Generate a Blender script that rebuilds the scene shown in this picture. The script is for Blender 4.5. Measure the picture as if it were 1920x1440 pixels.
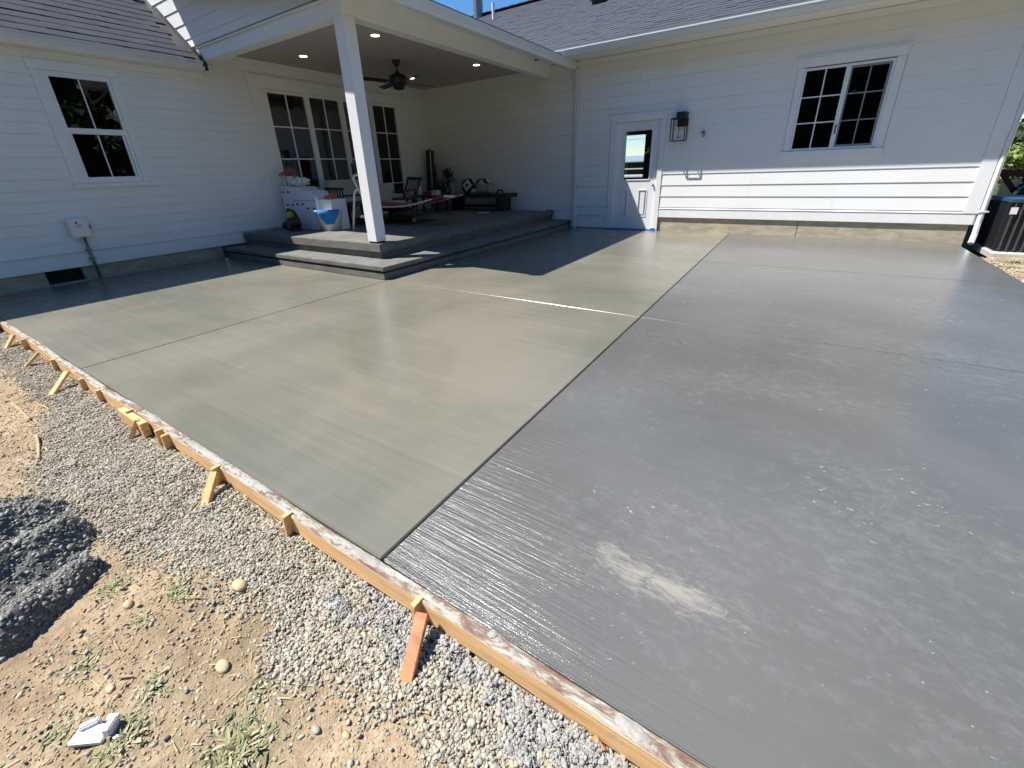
import bpy, bmesh, math, random
import numpy as np
from mathutils import Vector, Matrix, noise
random.seed(7); rng = np.random.default_rng(7)
for o in list(bpy.data.objects): bpy.data.objects.remove(o, do_unlink=True)
SC = bpy.context.scene; COL = SC.collection
R = math.radians
# ---------------------------------------------------------------- camera, sky, sun, exposure
cd = bpy.data.cameras.new('camera'); cam = bpy.data.objects.new('camera', cd); COL.objects.link(cam)
cd.sensor_width = 36; cd.sensor_fit = 'HORIZONTAL'; cd.lens = 798.910/1920*36
cd.shift_x = 4.03/1920; cd.shift_y = -68.35/1920
cd.clip_start = 0.05; cd.clip_end = 1500
cam.location = (3.36059, -9.27064, 1.26654); cam.rotation_euler = (1.175915, 0.034528, 0.571765)
SC.camera = cam
SUN = Vector((0.505, 0.333, -1.0)).normalized()          # the way the light travels
w = bpy.data.worlds.new('World'); SC.world = w; w.use_nodes = True
nt = w.node_tree; sky = nt.nodes.new('ShaderNodeTexSky'); sky.sky_type = 'NISHITA'; sky.sun_disc = False
sky.sun_elevation = math.asin(-SUN.z); sky.sun_rotation = math.atan2(-SUN.x, -SUN.y)
sky.altitude = 1200; sky.air_density = 1.0; sky.dust_density = 0.0; sky.ozone_density = 2.0
hs = nt.nodes.new('ShaderNodeHueSaturation'); hs.inputs['Saturation'].default_value = 1.28
nt.links.new(sky.outputs[0], hs.inputs['Color']); nt.links.new(hs.outputs[0], nt.nodes['Background'].inputs[0]); nt.nodes['Background'].inputs[1].default_value = 0.095
sd = bpy.data.lights.new('sun', 'SUN'); sd.energy = 5.0; sd.angle = R(0.5); sd.color = (1.0, 0.962, 0.905)
sun = bpy.data.objects.new('sun', sd); COL.objects.link(sun); sun.rotation_euler = SUN.to_track_quat('-Z', 'Y').to_euler()
vs = SC.view_settings; vs.view_transform = 'Standard'; vs.look = 'None'; vs.gamma = 1; vs.use_curve_mapping = False
vs.exposure = 0.86

# ---------------------------------------------------------------- materials
MATS = {}
class N:
    """small node helper"""
    def __init__(s, name):
        s.m = bpy.data.materials.new(name); s.m.use_nodes = True; s.t = s.m.node_tree; s.b = s.t.nodes['Principled BSDF']
        MATS[name] = s.m
    def n(s, typ, **k):
        x = s.t.nodes.new('ShaderNode'+typ)
        for a, v in k.items(): setattr(x, a, v)
        return x
    def l(s, a, b): s.t.links.new(a, b)
    def pos(s, scale=(1, 1, 1), rot=(0, 0, 0), loc=(0, 0, 0), obj=False):
        g = s.n('TexCoord').outputs['Object'] if obj else s.n('NewGeometry').outputs['Position']
        mp = s.n('Mapping'); s.l(g, mp.inputs[0]); mp.inputs['Scale'].default_value = scale
        mp.inputs['Rotation'].default_value = rot; mp.inputs['Location'].default_value = loc
        return mp.outputs[0]
    def noise(s, vec, scale=5, detail=4, rough=.55, dist=0):
        x = s.n('TexNoise'); s.l(vec, x.inputs['Vector']); x.inputs['Scale'].default_value = scale
        x.inputs['Detail'].default_value = detail; x.inputs['Roughness'].default_value = rough; x.inputs['Distortion'].default_value = dist
        return x.outputs['Fac']
    def ramp(s, fac, stops):
        x = s.n('ValToRGB'); s.l(fac, x.inputs[0]); e = x.color_ramp.elements
        while len(e) < len(stops): e.new(.5)
        for i, (p, c) in enumerate(stops):
            e[i].position = p; e[i].color = (c[0], c[1], c[2], 1) if hasattr(c, '__len__') else (c, c, c, 1)
        return x.outputs[0]
    def mix(s, fac, a, b, mode='MIX'):
        x = s.n('Mix', data_type='RGBA', blend_type=mode)
        for i, v in ((0, fac), (6, a), (7, b)):
            if isinstance(v, bpy.types.NodeSocket): s.l(v, x.inputs[i])
            else: x.inputs[i].default_value = v if i == 0 else (*v, 1)
        return x.outputs[2]
    def math(s, op, a, b=0.0, c=0.0):
        x = s.n('Math', operation=op)
        for i, v in enumerate((a, b, c)):
            if isinstance(v, bpy.types.NodeSocket): s.l(v, x.inputs[i])
            else: x.inputs[i].default_value = v
        return x.outputs[0]
    def bump(s, h, strength=.3, dist=.01, prev=None):
        x = s.n('Bump'); s.l(h, x.inputs['Height']); x.inputs['Strength'].default_value = strength; x.inputs['Distance'].default_value = dist
        if prev is not None: s.l(prev, x.inputs['Normal'])
        return x.outputs[0]
    def out(s, color=None, rough=None, normal=None, metal=0, spec=.5):
        for k, v in (('Base Color', color), ('Roughness', rough), ('Normal', normal)):
            if v is None: continue
            if isinstance(v, bpy.types.NodeSocket): s.l(v, s.b.inputs[k])
            else: s.b.inputs[k].default_value = (*v, 1) if k == 'Base Color' else v
        s.b.inputs['Metallic'].default_value = metal; s.b.inputs['Specular IOR Level'].default_value = spec
        return s.m

def plain(name, c, rough=.6, var=.12, scale=14, metal=0, bump=.08, spec=.5):
    a = N(name); v = a.pos(); f = a.noise(v, scale, 5)
    lo = tuple(x*(1-var) for x in c); hi = tuple(min(1, x*(1+var)) for x in c)
    f2 = a.noise(v, scale*9, 3)
    return a.out(a.ramp(f, [(.3, lo), (.7, hi)]), rough, a.bump(f2, bump, .004), metal, spec)

# painted fibre cement: embossed wood grain, faint dust
def paint(name, c, grain_axis='x', grain=.25):
    a = N(name); sc = (1.2, 40, 40) if grain_axis == 'x' else (40, 1.2, 40)
    g = a.noise(a.pos(sc), 1.0, 5, .6); d = a.noise(a.pos(), 1.3, 4); d2 = a.noise(a.pos(), 9, 5, .7)
    col = a.mix(a.ramp(d, [(.35, 0.0), (.75, .55)]), c, (c[0]*.92, c[1]*.905, c[2]*.865))
    col = a.mix(a.ramp(d2, [(.62, 0.0), (.8, .25)]), col, (c[0]*.86, c[1]*.84, c[2]*.80))
    return a.out(col, .5, a.bump(g, grain, .004), 0, .4)
paint('white_siding_x', (.82, .82, .80), 'x'); paint('white_siding_y', (.82, .82, .80), 'y')
plain('white_trim', (.80, .80, .785), .42, .03, 5, bump=.05)
plain('white_gutter', (.70, .71, .70), .28, .03, 3, bump=.02)
plain('white_vinyl', (.80, .80, .80), .35, .02, 5, bump=.02)
plain('ceiling_paint', (.47, .42, .385), .6, .06, 6, bump=.05)
plain('ceiling_gap', (.22, .20, .18), .8, .05, 6)
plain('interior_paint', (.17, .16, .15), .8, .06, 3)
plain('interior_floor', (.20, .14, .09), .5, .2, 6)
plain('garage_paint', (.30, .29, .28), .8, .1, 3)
plain('black_metal', (.018, .018, .019), .4, .2, 20)
plain('grey_metal', (.22, .23, .24), .4, .12, 20, .6)
plain('dark_metal', (.05, .055, .06), .45, .2, 20, .4)
plain('white_tube', (.74, .73, .70), .35, .06, 20)
plain('screen_grey', (.22, .23, .24), .6, .08, 40)
plain('black_void', (.01, .01, .01), .9, .2, 10)
plain('flashing_black', (.02, .021, .024), .5, .2, 10)
plain('tape_blue', (.02, .12, .55), .5, .1, 30)
plain('cloth_blue', (.02, .20, .50), .8, .15, 30)
plain('red_plastic', (.5, .03, .03), .45, .12, 20)
plain('yellow_plastic', (.62, .40, .03), .45, .12, 20)
plain('orange_plastic', (.75, .16, .03), .5, .12, 20)
plain('dark_red_paint', (.16, .02, .018), .5, .25, 20)
plain('cream_cushion', (.50, .46, .38), .9, .1, 25)
plain('black_wood', (.022, .018, .016), .5, .3, 20)
plain('brown_wood', (.07, .03, .02), .5, .3, 20)
plain('black_cloth', (.03, .03, .03), .9, .2, 40)
plain('white_cloth', (.72, .70, .66), .9, .06, 30)
plain('red_cloth', (.40, .05, .04), .9, .15, 30)
plain('white_bin', (.75, .76, .78), .4, .05, 9)
plain('cabinet_paint', (.70, .71, .74), .45, .04, 9)
plain('pot_clay', (.20, .13, .10), .7, .2, 20)
plain('palm_green', (.03, .05, .018), .5, .3, 20)
plain('dried_flower', (.35, .16, .10), .8, .4, 60)
plain('bark', (.10, .075, .055), .9, .3, 14, bump=.5)
plain('roof_metal', (.30, .36, .42), .4, .06, 2)
plain('foam_white', (.60, .60, .63), .75, .06, 40, bump=.25)
plain('straw', (.50, .38, .20), .8, .25, 60)
plain('stone_beige', (.46, .36, .23), .85, .18, 40, bump=.3)
plain('stone_grey', (.33, .31, .28), .85, .18, 40, bump=.3)
plain('leaf_orange', (.45, .17, .05), .7, .25, 50)
plain('stick_wood', (.42, .30, .17), .8, .25, 40)
plain('ac_black', (.012, .013, .015), .5, .2, 20)
plain('ac_rib', (.055, .058, .062), .5, .15, 20)
plain('ac_blue', (.02, .06, .10), .45, .15, 20)
plain('pad_concrete', (.45, .43, .40), .85, .12, 20, bump=.3)
plain('sticker_white', (.70, .68, .72), .5, .05, 20)
plain('ink_grey', (.20, .22, .25), .6, .05, 20)
plain('grit', (.36, .27, .17), .9, .3, 60)

def emis(name, c, s):
    a = N(name); a.b.inputs['Base Color'].default_value = (*c, 1); a.b.inputs['Emission Color'].default_value = (*c, 1); a.b.inputs['Emission Strength'].default_value = s
emis('lamp_warm', (1, .80, .52), 5.0); emis('room_lamp', (1, .66, .30), 1.6)

def glass(name, tint, base=.0):
    a = N(name); t = a.t; t.nodes.remove(a.b); o = t.nodes['Material Output']
    tr = a.n('BsdfTransparent'); tr.inputs[0].default_value = (*tint, 1)
    gl = a.n('BsdfGlossy'); gl.inputs['Roughness'].default_value = .004; gl.inputs[0].default_value = (.95, .98, 1, 1)
    fr = a.n('Fresnel'); fr.inputs[0].default_value = 1.52
    f = a.math('MINIMUM', a.math('MULTIPLY_ADD', fr.outputs[0], 1.25, base), 1.0)
    mx = a.n('MixShader'); a.l(f, mx.inputs[0]); a.l(tr.outputs[0], mx.inputs[1]); a.l(gl.outputs[0], mx.inputs[2]); a.l(mx.outputs[0], o.inputs[0])
glass('window_glass', (.62, .66, .64)); glass('clear_glass', (.9, .92, .92)); glass('screen_glass', (.22, .22, .23), 0)

# fresh concrete: damp, greenish tan, long trowel streaks along the form
def concrete(name, lo, mid, hi, rough0, rough1, streak, sealed):
    a = N(name)
    st = a.noise(a.pos((.5, 26, 1)), 1.0, 6, .62, .4)
    st2 = a.noise(a.pos((1.6, 95 if sealed else 150, 1)), 1.0, 3, .6)
    cl = a.noise(a.pos(), .75, 5, .6, .6); fine = a.noise(a.pos(), 160, 3, .7)
    f = a.math('MULTIPLY_ADD', st, .16 if sealed else .30, a.math('MULTIPLY', cl, .84 if sealed else .70))
    big = a.noise(a.pos((.42, .6, 1)), 1.0, 3, .5, .3)
    f = a.math('ADD', a.math('MULTIPLY', f, .62), a.math('MULTIPLY', big, .38))
    col = a.ramp(f, [(.41, lo), (.495, mid), (.58, hi)])
    sp = a.n('TexVoronoi', feature='F1'); a.l(a.pos((22, 22, 22)), sp.inputs[0]); sp.inputs['Scale'].default_value = 1
    dots = a.ramp(sp.outputs['Distance'], [(.035, 1.0), (.06, 0.0)])
    keep = a.ramp(a.noise(a.pos(), 5, 2), [(.52, 0.0), (.56, 1.0)])
    col = a.mix(a.math('MULTIPLY', a.math('MULTIPLY', dots, keep), .6), col, (.5, .5, .46))
    rg = a.math('MULTIPLY_ADD', a.math('MULTIPLY_ADD', cl, .6, a.math('MULTIPLY', st, .4)), rough1-rough0, rough0)
    if sealed:
        # whitish bloom in smears and scattered chips, a tan scuffed patch, fine brush combing
        b1 = a.noise(a.pos((14, 19, 1), (0, 0, .35)), 1.0, 10, .82, .2)
        b4 = a.noise(a.pos((.7, 1.1, 1), (0, 0, .5)), 1.0, 5, .65)
        b1 = a.math('ADD', b1, a.math('MULTIPLY', a.math('SUBTRACT', b4, .5), .55))
        col = a.mix(a.ramp(b1, [(.52, 0.0), (.84, .28)]), col, (.34, .34, .33))
        b2 = a.noise(a.pos((1, 1.4, 1), (0, 0, .3)), 26, 3, .6, .5)
        b3 = a.noise(a.pos(), 1.7, 3)
        col = a.mix(a.math('MULTIPLY', a.ramp(b2, [(.665, 0.0), (.72, .75)]), a.ramp(b3, [(.53, 0.0), (.66, 1.0)])), col, (.55, .55, .54))
        g = a.n('NewGeometry'); sx = a.n('SeparateXYZ'); a.l(g.outputs['Position'], sx.inputs[0])
        dx = a.math('MULTIPLY', a.math('SUBTRACT', sx.outputs[0], 3.20), 1/.30)
        dy = a.math('MULTIPLY', a.math('SUBTRACT', sx.outputs[1], -8.19), 1/.085)
        d = a.math('SQRT', a.math('ADD', a.math('MULTIPLY', dx, dx), a.math('MULTIPLY', dy, dy)))
        ns = a.noise(a.pos((5, 14, 1), (0, 0, .15)), 1.6, 7, .75, .9)
        ns2 = a.noise(a.pos((14, 60, 1), (0, 0, .15)), 1.0, 5, .75, .5)
        patch = a.ramp(a.math('ADD', a.math('ADD', a.math('MULTIPLY', d, -.30), a.math('MULTIPLY', ns, 1.15)), a.math('MULTIPLY', ns2, .55)), [(.60, 0.0), (.70, .22), (.86, .60)])
        col = a.mix(patch, col, (.34, .31, .245))
        rg = a.math('MULTIPLY_ADD', patch, .3, rg)
    h = a.math('MULTIPLY_ADD', st2, 1.0, a.math('MULTIPLY', fine, .45))
    nrm = a.bump(h, streak, .003)
    if sealed:
        # the broom bit deepest along the form: combed ridges with glossy curing compound between
        g3 = a.n('NewGeometry'); s3 = a.n('SeparateXYZ'); a.l(g3.outputs['Position'], s3.inputs[0])
        jag = a.noise(a.pos((1.5, 4, 1)), 1.0, 4, .6)
        mk = a.n('MapRange', interpolation_type='SMOOTHSTEP'); mk.inputs['From Min'].default_value = -6.6; mk.inputs['From Max'].default_value = -8.7
        a.l(a.math('MULTIPLY_ADD', jag, .5, a.math('ADD', s3.outputs[1], -.25)), mk.inputs['Value'])
        mx_ = a.n('MapRange', interpolation_type='SMOOTHSTEP'); mx_.inputs['From Min'].default_value = 3.9; mx_.inputs['From Max'].default_value = 2.1
        a.l(a.math('MULTIPLY_ADD', jag, .6, a.math('ADD', s3.outputs[0], -.3)), mx_.inputs['Value'])
        comb = a.noise(a.pos((1.9, 58, 1)), 1.0, 4, .6, .15); grain = a.noise(a.pos(), 170, 2, .8)
        hh = a.math('MULTIPLY_ADD', comb, 1.0, a.math('MULTIPLY', grain, .28))
        cb_ = a.n('Bump'); a.l(hh, cb_.inputs['Height']); cb_.inputs['Distance'].default_value = .0105; a.l(nrm, cb_.inputs['Normal'])
        a.l(a.math('MULTIPLY', mk.outputs[0], mx_.outputs[0]), cb_.inputs['Strength']); nrm = cb_.outputs[0]
    nrm = a.bump(a.noise(a.pos(), 2.2, 3), .06, .03, nrm)
    m = a.out(col, rg, nrm, 0, .95 if sealed else .6)
    return m
concrete('fresh_concrete', (.140, .138, .105), (.172, .163, .126), (.205, .187, .146), .13, .38, .07, False)
concrete('sealed_concrete', (.101, .098, .087), (.114, .111, .099), (.126, .123, .111), .16, .36, .10, True)
def rawcon(name, c, streaks=True):
    a = N(name); f = a.noise(a.pos((1, 1, 3)), 4, 7, .7, .5); g = a.noise(a.pos(), 60, 4)
    col = a.ramp(f, [(.3, tuple(x*.62 for x in c)), (.55, c), (.75, tuple(x*1.25 for x in c))])
    a.out(col, .7, a.bump(g, .4, .004))
rawcon('step_concrete', (.155, .15, .135)); rawcon('foundation_concrete', (.45, .385, .28))
rawcon('cement_crust', (.34, .325, .285)); rawcon('joint_dark', (.03, .03, .028))

def wood(name, lo, hi, top=None):
    a = N(name); g = a.noise(a.pos((1.2, 26, 26)), 2.0, 7, .65, 1.0); k = a.noise(a.pos((3, 9, 9)), 1.3, 3)
    col = a.ramp(g, [(.28, lo), (.52, hi), (.75, tuple(x*1.12 for x in hi))])
    col = a.mix(a.ramp(k, [(.62, 0.0), (.74, .55)]), col, tuple(x*.42 for x in lo))
    cem = a.noise(a.pos((1, 1, 1)), 9, 7, .78, .5)
    col = a.mix(a.ramp(cem, [(.54, 0.0), (.68, .6)]), col, (.34, .32, .28))
    if top:
        g2 = a.n('NewGeometry'); sx = a.n('SeparateXYZ'); a.l(g2.outputs['True Normal'], sx.inputs[0])
        up = a.math('GREATER_THAN', sx.outputs[2], .7)
        dirt = a.noise(a.pos((7, 30, 1)), 1.0, 7, .75, .6)
        tc = a.ramp(dirt, [(.36, (.13, .045, .03)), (.48, (.20, .15, .11)), (.56, (.38, .35, .29)), (.7, (.48, .46, .42))])
        col = a.mix(up, col, tc)
    a.out(col, .72, a.bump(g, .35, .003))
wood('form_pine', (.50, .27, .11), (.74, .46, .21), True)
wood('stake_pine', (.44, .25, .10), (.66, .42, .18)); wood('stake_orange', (.29, .115, .05), (.47, .215, .095))

def shingle(name):
    a = N(name); oi = a.n('ObjectInfo'); g = a.noise(a.pos(), 300, 2, .7); f = a.noise(a.pos(), 5, 3)
    rnd = a.n('TexWhiteNoise', noise_dimensions='3D'); gm = a.n('NewGeometry')
    mp = a.n('Vector_Math' if False else 'VectorMath', operation='SNAP'); a.l(gm.outputs['Position'], mp.inputs[0]); mp.inputs[1].default_value = (.17, .17, .08); a.l(mp.outputs[0], rnd.inputs[0])
    v = a.math('ADD', a.math('MULTIPLY', f, .7), a.math('MULTIPLY', oi.outputs['Random'], .25))
    col = a.ramp(v, [(.2, (.034, .038, .050)), (.8, (.060, .066, .084))])
    col = a.mix(a.ramp(g, [(.3, 0.0), (.8, .5)]), col, (.14, .15, .175))
    a.out(col, .92, a.bump(g, .5, .003), 0, .2)
shingle('shingle_grey')

def tinted(name, stops, rough=.85, bump=.3, spec=.4):
    """colour from a per-piece random value stored on the mesh"""
    a = N(name); at = a.n('Attribute', attribute_name='tint'); g = a.noise(a.pos(), 260, 3)
    col = a.ramp(at.outputs['Fac'], stops)
    col = a.mix(a.ramp(g, [(.35, .0), (.75, .35)]), col, (.30, .28, .24))
    a.out(col, rough, a.bump(g, bump, .002), 0, spec)
tinted('pea_gravel', [(0, (.19, .175, .145)), (.25, (.31, .285, .225)), (.55, (.39, .35, .27)), (.8, (.46, .395, .29)), (.93, (.52, .48, .40)), (1, (.46, .33, .21))])
tinted('wet_aggregate', [(0, (.07, .072, .062)), (.5, (.135, .136, .118)), (.85, (.25, .245, .215)), (1, (.40, .39, .35))], .5, .4)
tinted('cement_gravel', [(0, (.22, .215, .20)), (.5, (.31, .30, .28)), (1, (.42, .41, .385))], .9)
tinted('leaf_green', [(0, (.028, .045, .012)), (.5, (.05, .085, .022)), (1, (.10, .14, .035))], .6, .05)
tinted('leaf_lime', [(0, (.10, .17, .02)), (.5, (.16, .24, .03)), (1, (.24, .30, .05))], .6, .05)
tinted('leaf_dark', [(0, (.012, .024, .010)), (.5, (.022, .042, .016)), (1, (.045, .07, .022))], .6, .05)
tinted('weed_leaf', [(0, (.10, .115, .04)), (.4, (.19, .205, .075)), (.7, (.33, .31, .15)), (1, (.44, .36, .21))], .7, .1)

def dirt():
    a = N('dirt'); p = a.pos()
    f = a.noise(p, 3.2, 7, .65, .4); g = a.noise(p, 45, 6, .7); h = a.noise(p, 170, 3, .7)
    col = a.ramp(f, [(.3, (.24, .165, .10)), (.5, (.42, .31, .195)), (.7, (.54, .42, .285))])
    col = a.mix(a.ramp(g, [(.38, .0), (.72, .62)]), col, (.20, .15, .10))
    gr = a.noise(p, 1.1, 4); col = a.mix(a.ramp(gr, [(.52, 0.0), (.68, .5)]), col, (.20, .19, .11))
    hh = a.math('MULTIPLY_ADD', g, 1.0, a.math('MULTIPLY', h, .5))
    a.out(col, .95, a.bump(hh, .9, .012), 0, .2)
dirt()
def field():
    a = N('field'); p = a.pos(); f = a.noise(p, .15, 6, .6); g = a.noise(p, 3, 5)
    col = a.ramp(f, [(.35, (.11, .09, .045)), (.5, (.05, .07, .02)), (.7, (.08, .08, .03))])
    a.out(a.mix(a.ramp(g, [(.4, 0.0), (.7, .4)]), col, (.12, .09, .055)), .95, a.bump(g, .6, .05), 0, .1)
field()
def pattern(name, kind):
    a = N(name); p = a.pos(obj=True)
    if kind == 'stripe':
        wv = a.n('TexWave', wave_type='BANDS', bands_direction='X'); a.l(p, wv.inputs[0]); wv.inputs['Scale'].default_value = 9
        f = a.ramp(wv.outputs['Fac'], [(.42, 0.0), (.5, 1.0)])
    else:   # concentric diamonds
        sx = a.n('SeparateXYZ'); a.l(p, sx.inputs[0])
        s = a.math('ADD', a.math('ABSOLUTE', sx.outputs[0]), a.math('ABSOLUTE', sx.outputs[2]))
        f = a.ramp(a.math('PINGPONG', a.math('MULTIPLY', s, 10), 1.0), [(.45, 0.0), (.52, 1.0)])
    a.out(a.mix(f, (.02, .02, .02), (.62, .58, .50)), .9)
pattern('pillow_stripe', 'stripe'); pattern('pillow_diamond', 'diamond')

# ---------------------------------------------------------------- mesh helpers
ROOT = {}
class MB:
    def __init__(s): s.v = []; s.f = []
    def add(s, vs, fs):
        b = len(s.v); s.v += [tuple(x) for x in vs]; s.f += [tuple(i+b for i in f) for f in fs]; return s
    def box(s, x0, x1, y0, y1, z0, z1):
        x0, x1 = min(x0, x1), max(x0, x1); y0, y1 = min(y0, y1), max(y0, y1); z0, z1 = min(z0, z1), max(z0, z1)
        return s.add([(x0,y0,z0),(x1,y0,z0),(x1,y1,z0),(x0,y1,z0),(x0,y0,z1),(x1,y0,z1),(x1,y1,z1),(x0,y1,z1)],
                     [(0,3,2,1),(4,5,6,7),(0,1,5,4),(1,2,6,5),(2,3,7,6),(3,0,4,7)])
    def obox(s, c, ax, ay, az, hx, hy, hz):
        c = Vector(c); X, Y, Z = Vector(ax).normalized()*hx, Vector(ay).normalized()*hy, Vector(az).normalized()*hz
        P = [c+X*i+Y*j+Z*k for k in (-1, 1) for j in (-1, 1) for i in (-1, 1)]
        return s.add(P, [(0,2,3,1),(4,5,7,6),(0,1,5,4),(1,3,7,5),(3,2,6,7),(2,0,4,6)])
    def bar(s, p, q, a, b, up=(0, 0, 1)):
        p, q = Vector(p), Vector(q); d = (q-p); X = d.normalized(); Y = Vector(up).cross(X)
        if Y.length < 1e-4: Y = Vector((1, 0, 0)).cross(X)
        Y.normalize(); Z = X.cross(Y)
        return s.obox((p+q)/2, X, Y, Z, d.length/2, a/2, b/2)
    def prism(s, prof, axis, a0, a1):
        """profile (two coordinates) swept along axis 'x' or 'y'"""
        n = len(prof); mk = (lambda t, p: (t, p[0], p[1])) if axis == 'x' else ((lambda t, p: (p[0], t, p[1])) if axis == 'y' else (lambda t, p: (p[0], p[1], t)))
        vs = [mk(a0, p) for p in prof]+[mk(a1, p) for p in prof]
        return s.add(vs, [tuple(range(n))[::-1], tuple(range(n, 2*n))]+[(i, (i+1) % n, n+(i+1) % n, n+i) for i in range(n)])
    def tube(s, pts, r, n=8, taper=None):
        pts = [Vector(p) for p in pts]; m = len(pts); b = len(s.v); prev = None
        for i, p in enumerate(pts):
            t = (pts[min(i+1, m-1)]-pts[max(i-1, 0)]).normalized()
            u = prev-t*prev.dot(t) if prev is not None else t.orthogonal()
            u.normalize(); prev = u; v = t.cross(u); rr = r*(1 if taper is None else 1+(taper-1)*i/(m-1))
            s.v += [tuple(p+(u*math.cos(2*math.pi*k/n)+v*math.sin(2*math.pi*k/n))*rr) for k in range(n)]
        for i in range(m-1):
            s.f += [(b+i*n+k, b+i*n+(k+1) % n, b+(i+1)*n+(k+1) % n, b+(i+1)*n+k) for k in range(n)]
        s.f += [tuple(b+k for k in range(n))[::-1], tuple(b+(m-1)*n+k for k in range(n))]; return s
    def lathe(s, prof, c, n=24):
        b = len(s.v); cx, cy, cz = c
        for r, z in prof: s.v += [(cx+r*math.cos(2*math.pi*k/n), cy+r*math.sin(2*math.pi*k/n), cz+z) for k in range(n)]
        for i in range(len(prof)-1): s.f += [(b+i*n+k, b+i*n+(k+1) % n, b+(i+1)*n+(k+1) % n, b+(i+1)*n+k) for k in range(n)]
        s.f += [tuple(b+k for k in range(n))[::-1], tuple(b+(len(prof)-1)*n+k for k in range(n))]; return s
    def build(s, name, mat, parent=None, bevel=0, smooth=False, label=None, seg=2):
        me = bpy.data.meshes.new(name)
        off = ROOT.get(parent.name, Vector()) if parent is not None else Vector()
        me.from_pydata([tuple(Vector(v)-off) for v in s.v], [], s.f)
        if bevel or True:
            bm = bmesh.new(); bm.from_mesh(me)
            bmesh.ops.recalc_face_normals(bm, faces=bm.faces)
            if bevel: bmesh.ops.bevel(bm, geom=[e for e in bm.edges if e.calc_face_angle(0) > .4], offset=bevel, segments=seg, affect='EDGES', clamp_overlap=True)
            bm.to_mesh(me); bm.free()
        if smooth: me.polygons.foreach_set('use_smooth', [True]*len(me.polygons))
        me.materials.append(MATS[mat]); o = bpy.data.objects.new(name, me); COL.objects.link(o)
        if parent is not None: o.parent = parent; ROOT[o.name] = off
        if label: o['label'] = label
        return o
def tag(o, label=None, cat=None, group=None, kind=None):
    for k, v in (('label', label), ('category', cat), ('group', group), ('kind', kind)):
        if v: o[k] = v
    return o
def thing(name, label=None, cat=None, loc=(0, 0, 0), group=None, kind=None):
    o = bpy.data.objects.new(name, None); COL.objects.link(o); o.location = loc; o.empty_display_size = .1
    ROOT[o.name] = Vector(loc); return tag(o, label, cat, group, kind)
def inst(name, mesh, parent, M):
    o = bpy.data.objects.new(name, mesh); COL.objects.link(o); o.parent = parent; o.matrix_local = M; return o
def segs(a, b, holes):
    out = [(a, b)]
    for h0, h1 in holes:
        nx = []
        for s, e in out:
            if h1 <= s or h0 >= e: nx.append((s, e)); continue
            if h0 > s: nx.append((s, h0))
            if h1 < e: nx.append((h1, e))
        out = nx
    return [q for q in out if q[1]-q[0] > .02]

# icosphere templates for stones
def ico(sub):
    bm = bmesh.new(); bmesh.ops.create_icosphere(bm, subdivisions=sub, radius=1)
    v = np.array([x.co[:] for x in bm.verts]); f = np.array([[y.index for y in x.verts] for x in bm.faces]); bm.free(); return v, f
ICO1, ICO2 = ico(1), ico(2)
def stones(name, P, rad, mat, tpl=ICO1, flat=(.55, .85), parent=None, tint=None, jitter=.24):
    """many pebbles joined in one mesh; a random value per pebble drives its colour"""
    V, F = tpl; n = len(P); nv = len(V); ang = rng.uniform(0, 2*np.pi, n)
    sc = np.stack([rad*rng.uniform(.85, 1.35, n), rad*rng.uniform(.7, 1.0, n), rad*rng.uniform(*flat, n)], 1)
    A = np.repeat(V[None], n, 0)*(1+rng.uniform(-jitter, jitter, (n, nv, 1)))*sc[:, None, :]
    tx, ty = rng.normal(0, .3, n), rng.normal(0, .3, n)
    A[:, :, 2] += A[:, :, 0]*tx[:, None]+A[:, :, 1]*ty[:, None]
    c, s = np.cos(ang)[:, None], np.sin(ang)[:, None]
    X = A[:, :, 0]*c-A[:, :, 1]*s; Y = A[:, :, 0]*s+A[:, :, 1]*c
    W = np.stack([X, Y, A[:, :, 2]], 2)+P[:, None, :]
    faces = (F[None]+(np.arange(n)*nv)[:, None, None]).reshape(-1, 3)
    me = bpy.data.meshes.new(name); me.vertices.add(n*nv); me.vertices.foreach_set('co', W.astype(np.float32).ravel())
    me.loops.add(len(faces)*3); me.loops.foreach_set('vertex_index', faces.astype(np.int32).ravel())
    me.polygons.add(len(faces)); me.polygons.foreach_set('loop_start', np.arange(0, len(faces)*3, 3, dtype=np.int32)); me.polygons.foreach_set('loop_total', np.full(len(faces), 3, dtype=np.int32))
    me.update(); me.polygons.foreach_set('use_smooth', np.ones(len(faces), dtype=bool))
    t = rng.uniform(0, 1, n) if tint is None else tint
    at = me.attributes.new('tint', 'FLOAT', 'POINT'); at.data.foreach_set('value', np.repeat(t, nv).astype(np.float32))
    me.materials.append(MATS[mat]); o = bpy.data.objects.new(name, me); COL.objects.link(o)
    if parent is not None: o.parent = parent; o.location = -ROOT[parent.name]
    o['kind'] = 'stuff'; return o
def quads(name, Q, mat, tint, parent=None, off=(0, 0, 0)):
    """n leaf quads: Q is (n,4,3)"""
    n = len(Q); me = bpy.data.meshes.new(name); me.vertices.add(n*4); me.vertices.foreach_set('co', (Q-np.array(off)).astype(np.float32).ravel())
    me.loops.add(n*4); me.loops.foreach_set('vertex_index', np.arange(n*4, dtype=np.int32)); me.polygons.add(n)
    me.polygons.foreach_set('loop_start', np.arange(0, n*4, 4, dtype=np.int32)); me.polygons.foreach_set('loop_total', np.full(n, 4, dtype=np.int32)); me.update()
    at = me.attributes.new('tint', 'FLOAT', 'POINT'); at.data.foreach_set('value', np.repeat(tint, 4).astype(np.float32))
    me.materials.append(MATS[mat]); o = bpy.data.objects.new(name, me); COL.objects.link(o)
    if parent is not None: o.parent = parent
    return o
def fbm(x, y, s, oct=4, seed=0.0):
    return noise.fractal(Vector((x*s+seed, y*s-seed, seed)), 1.0, 2.0, oct)

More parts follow.
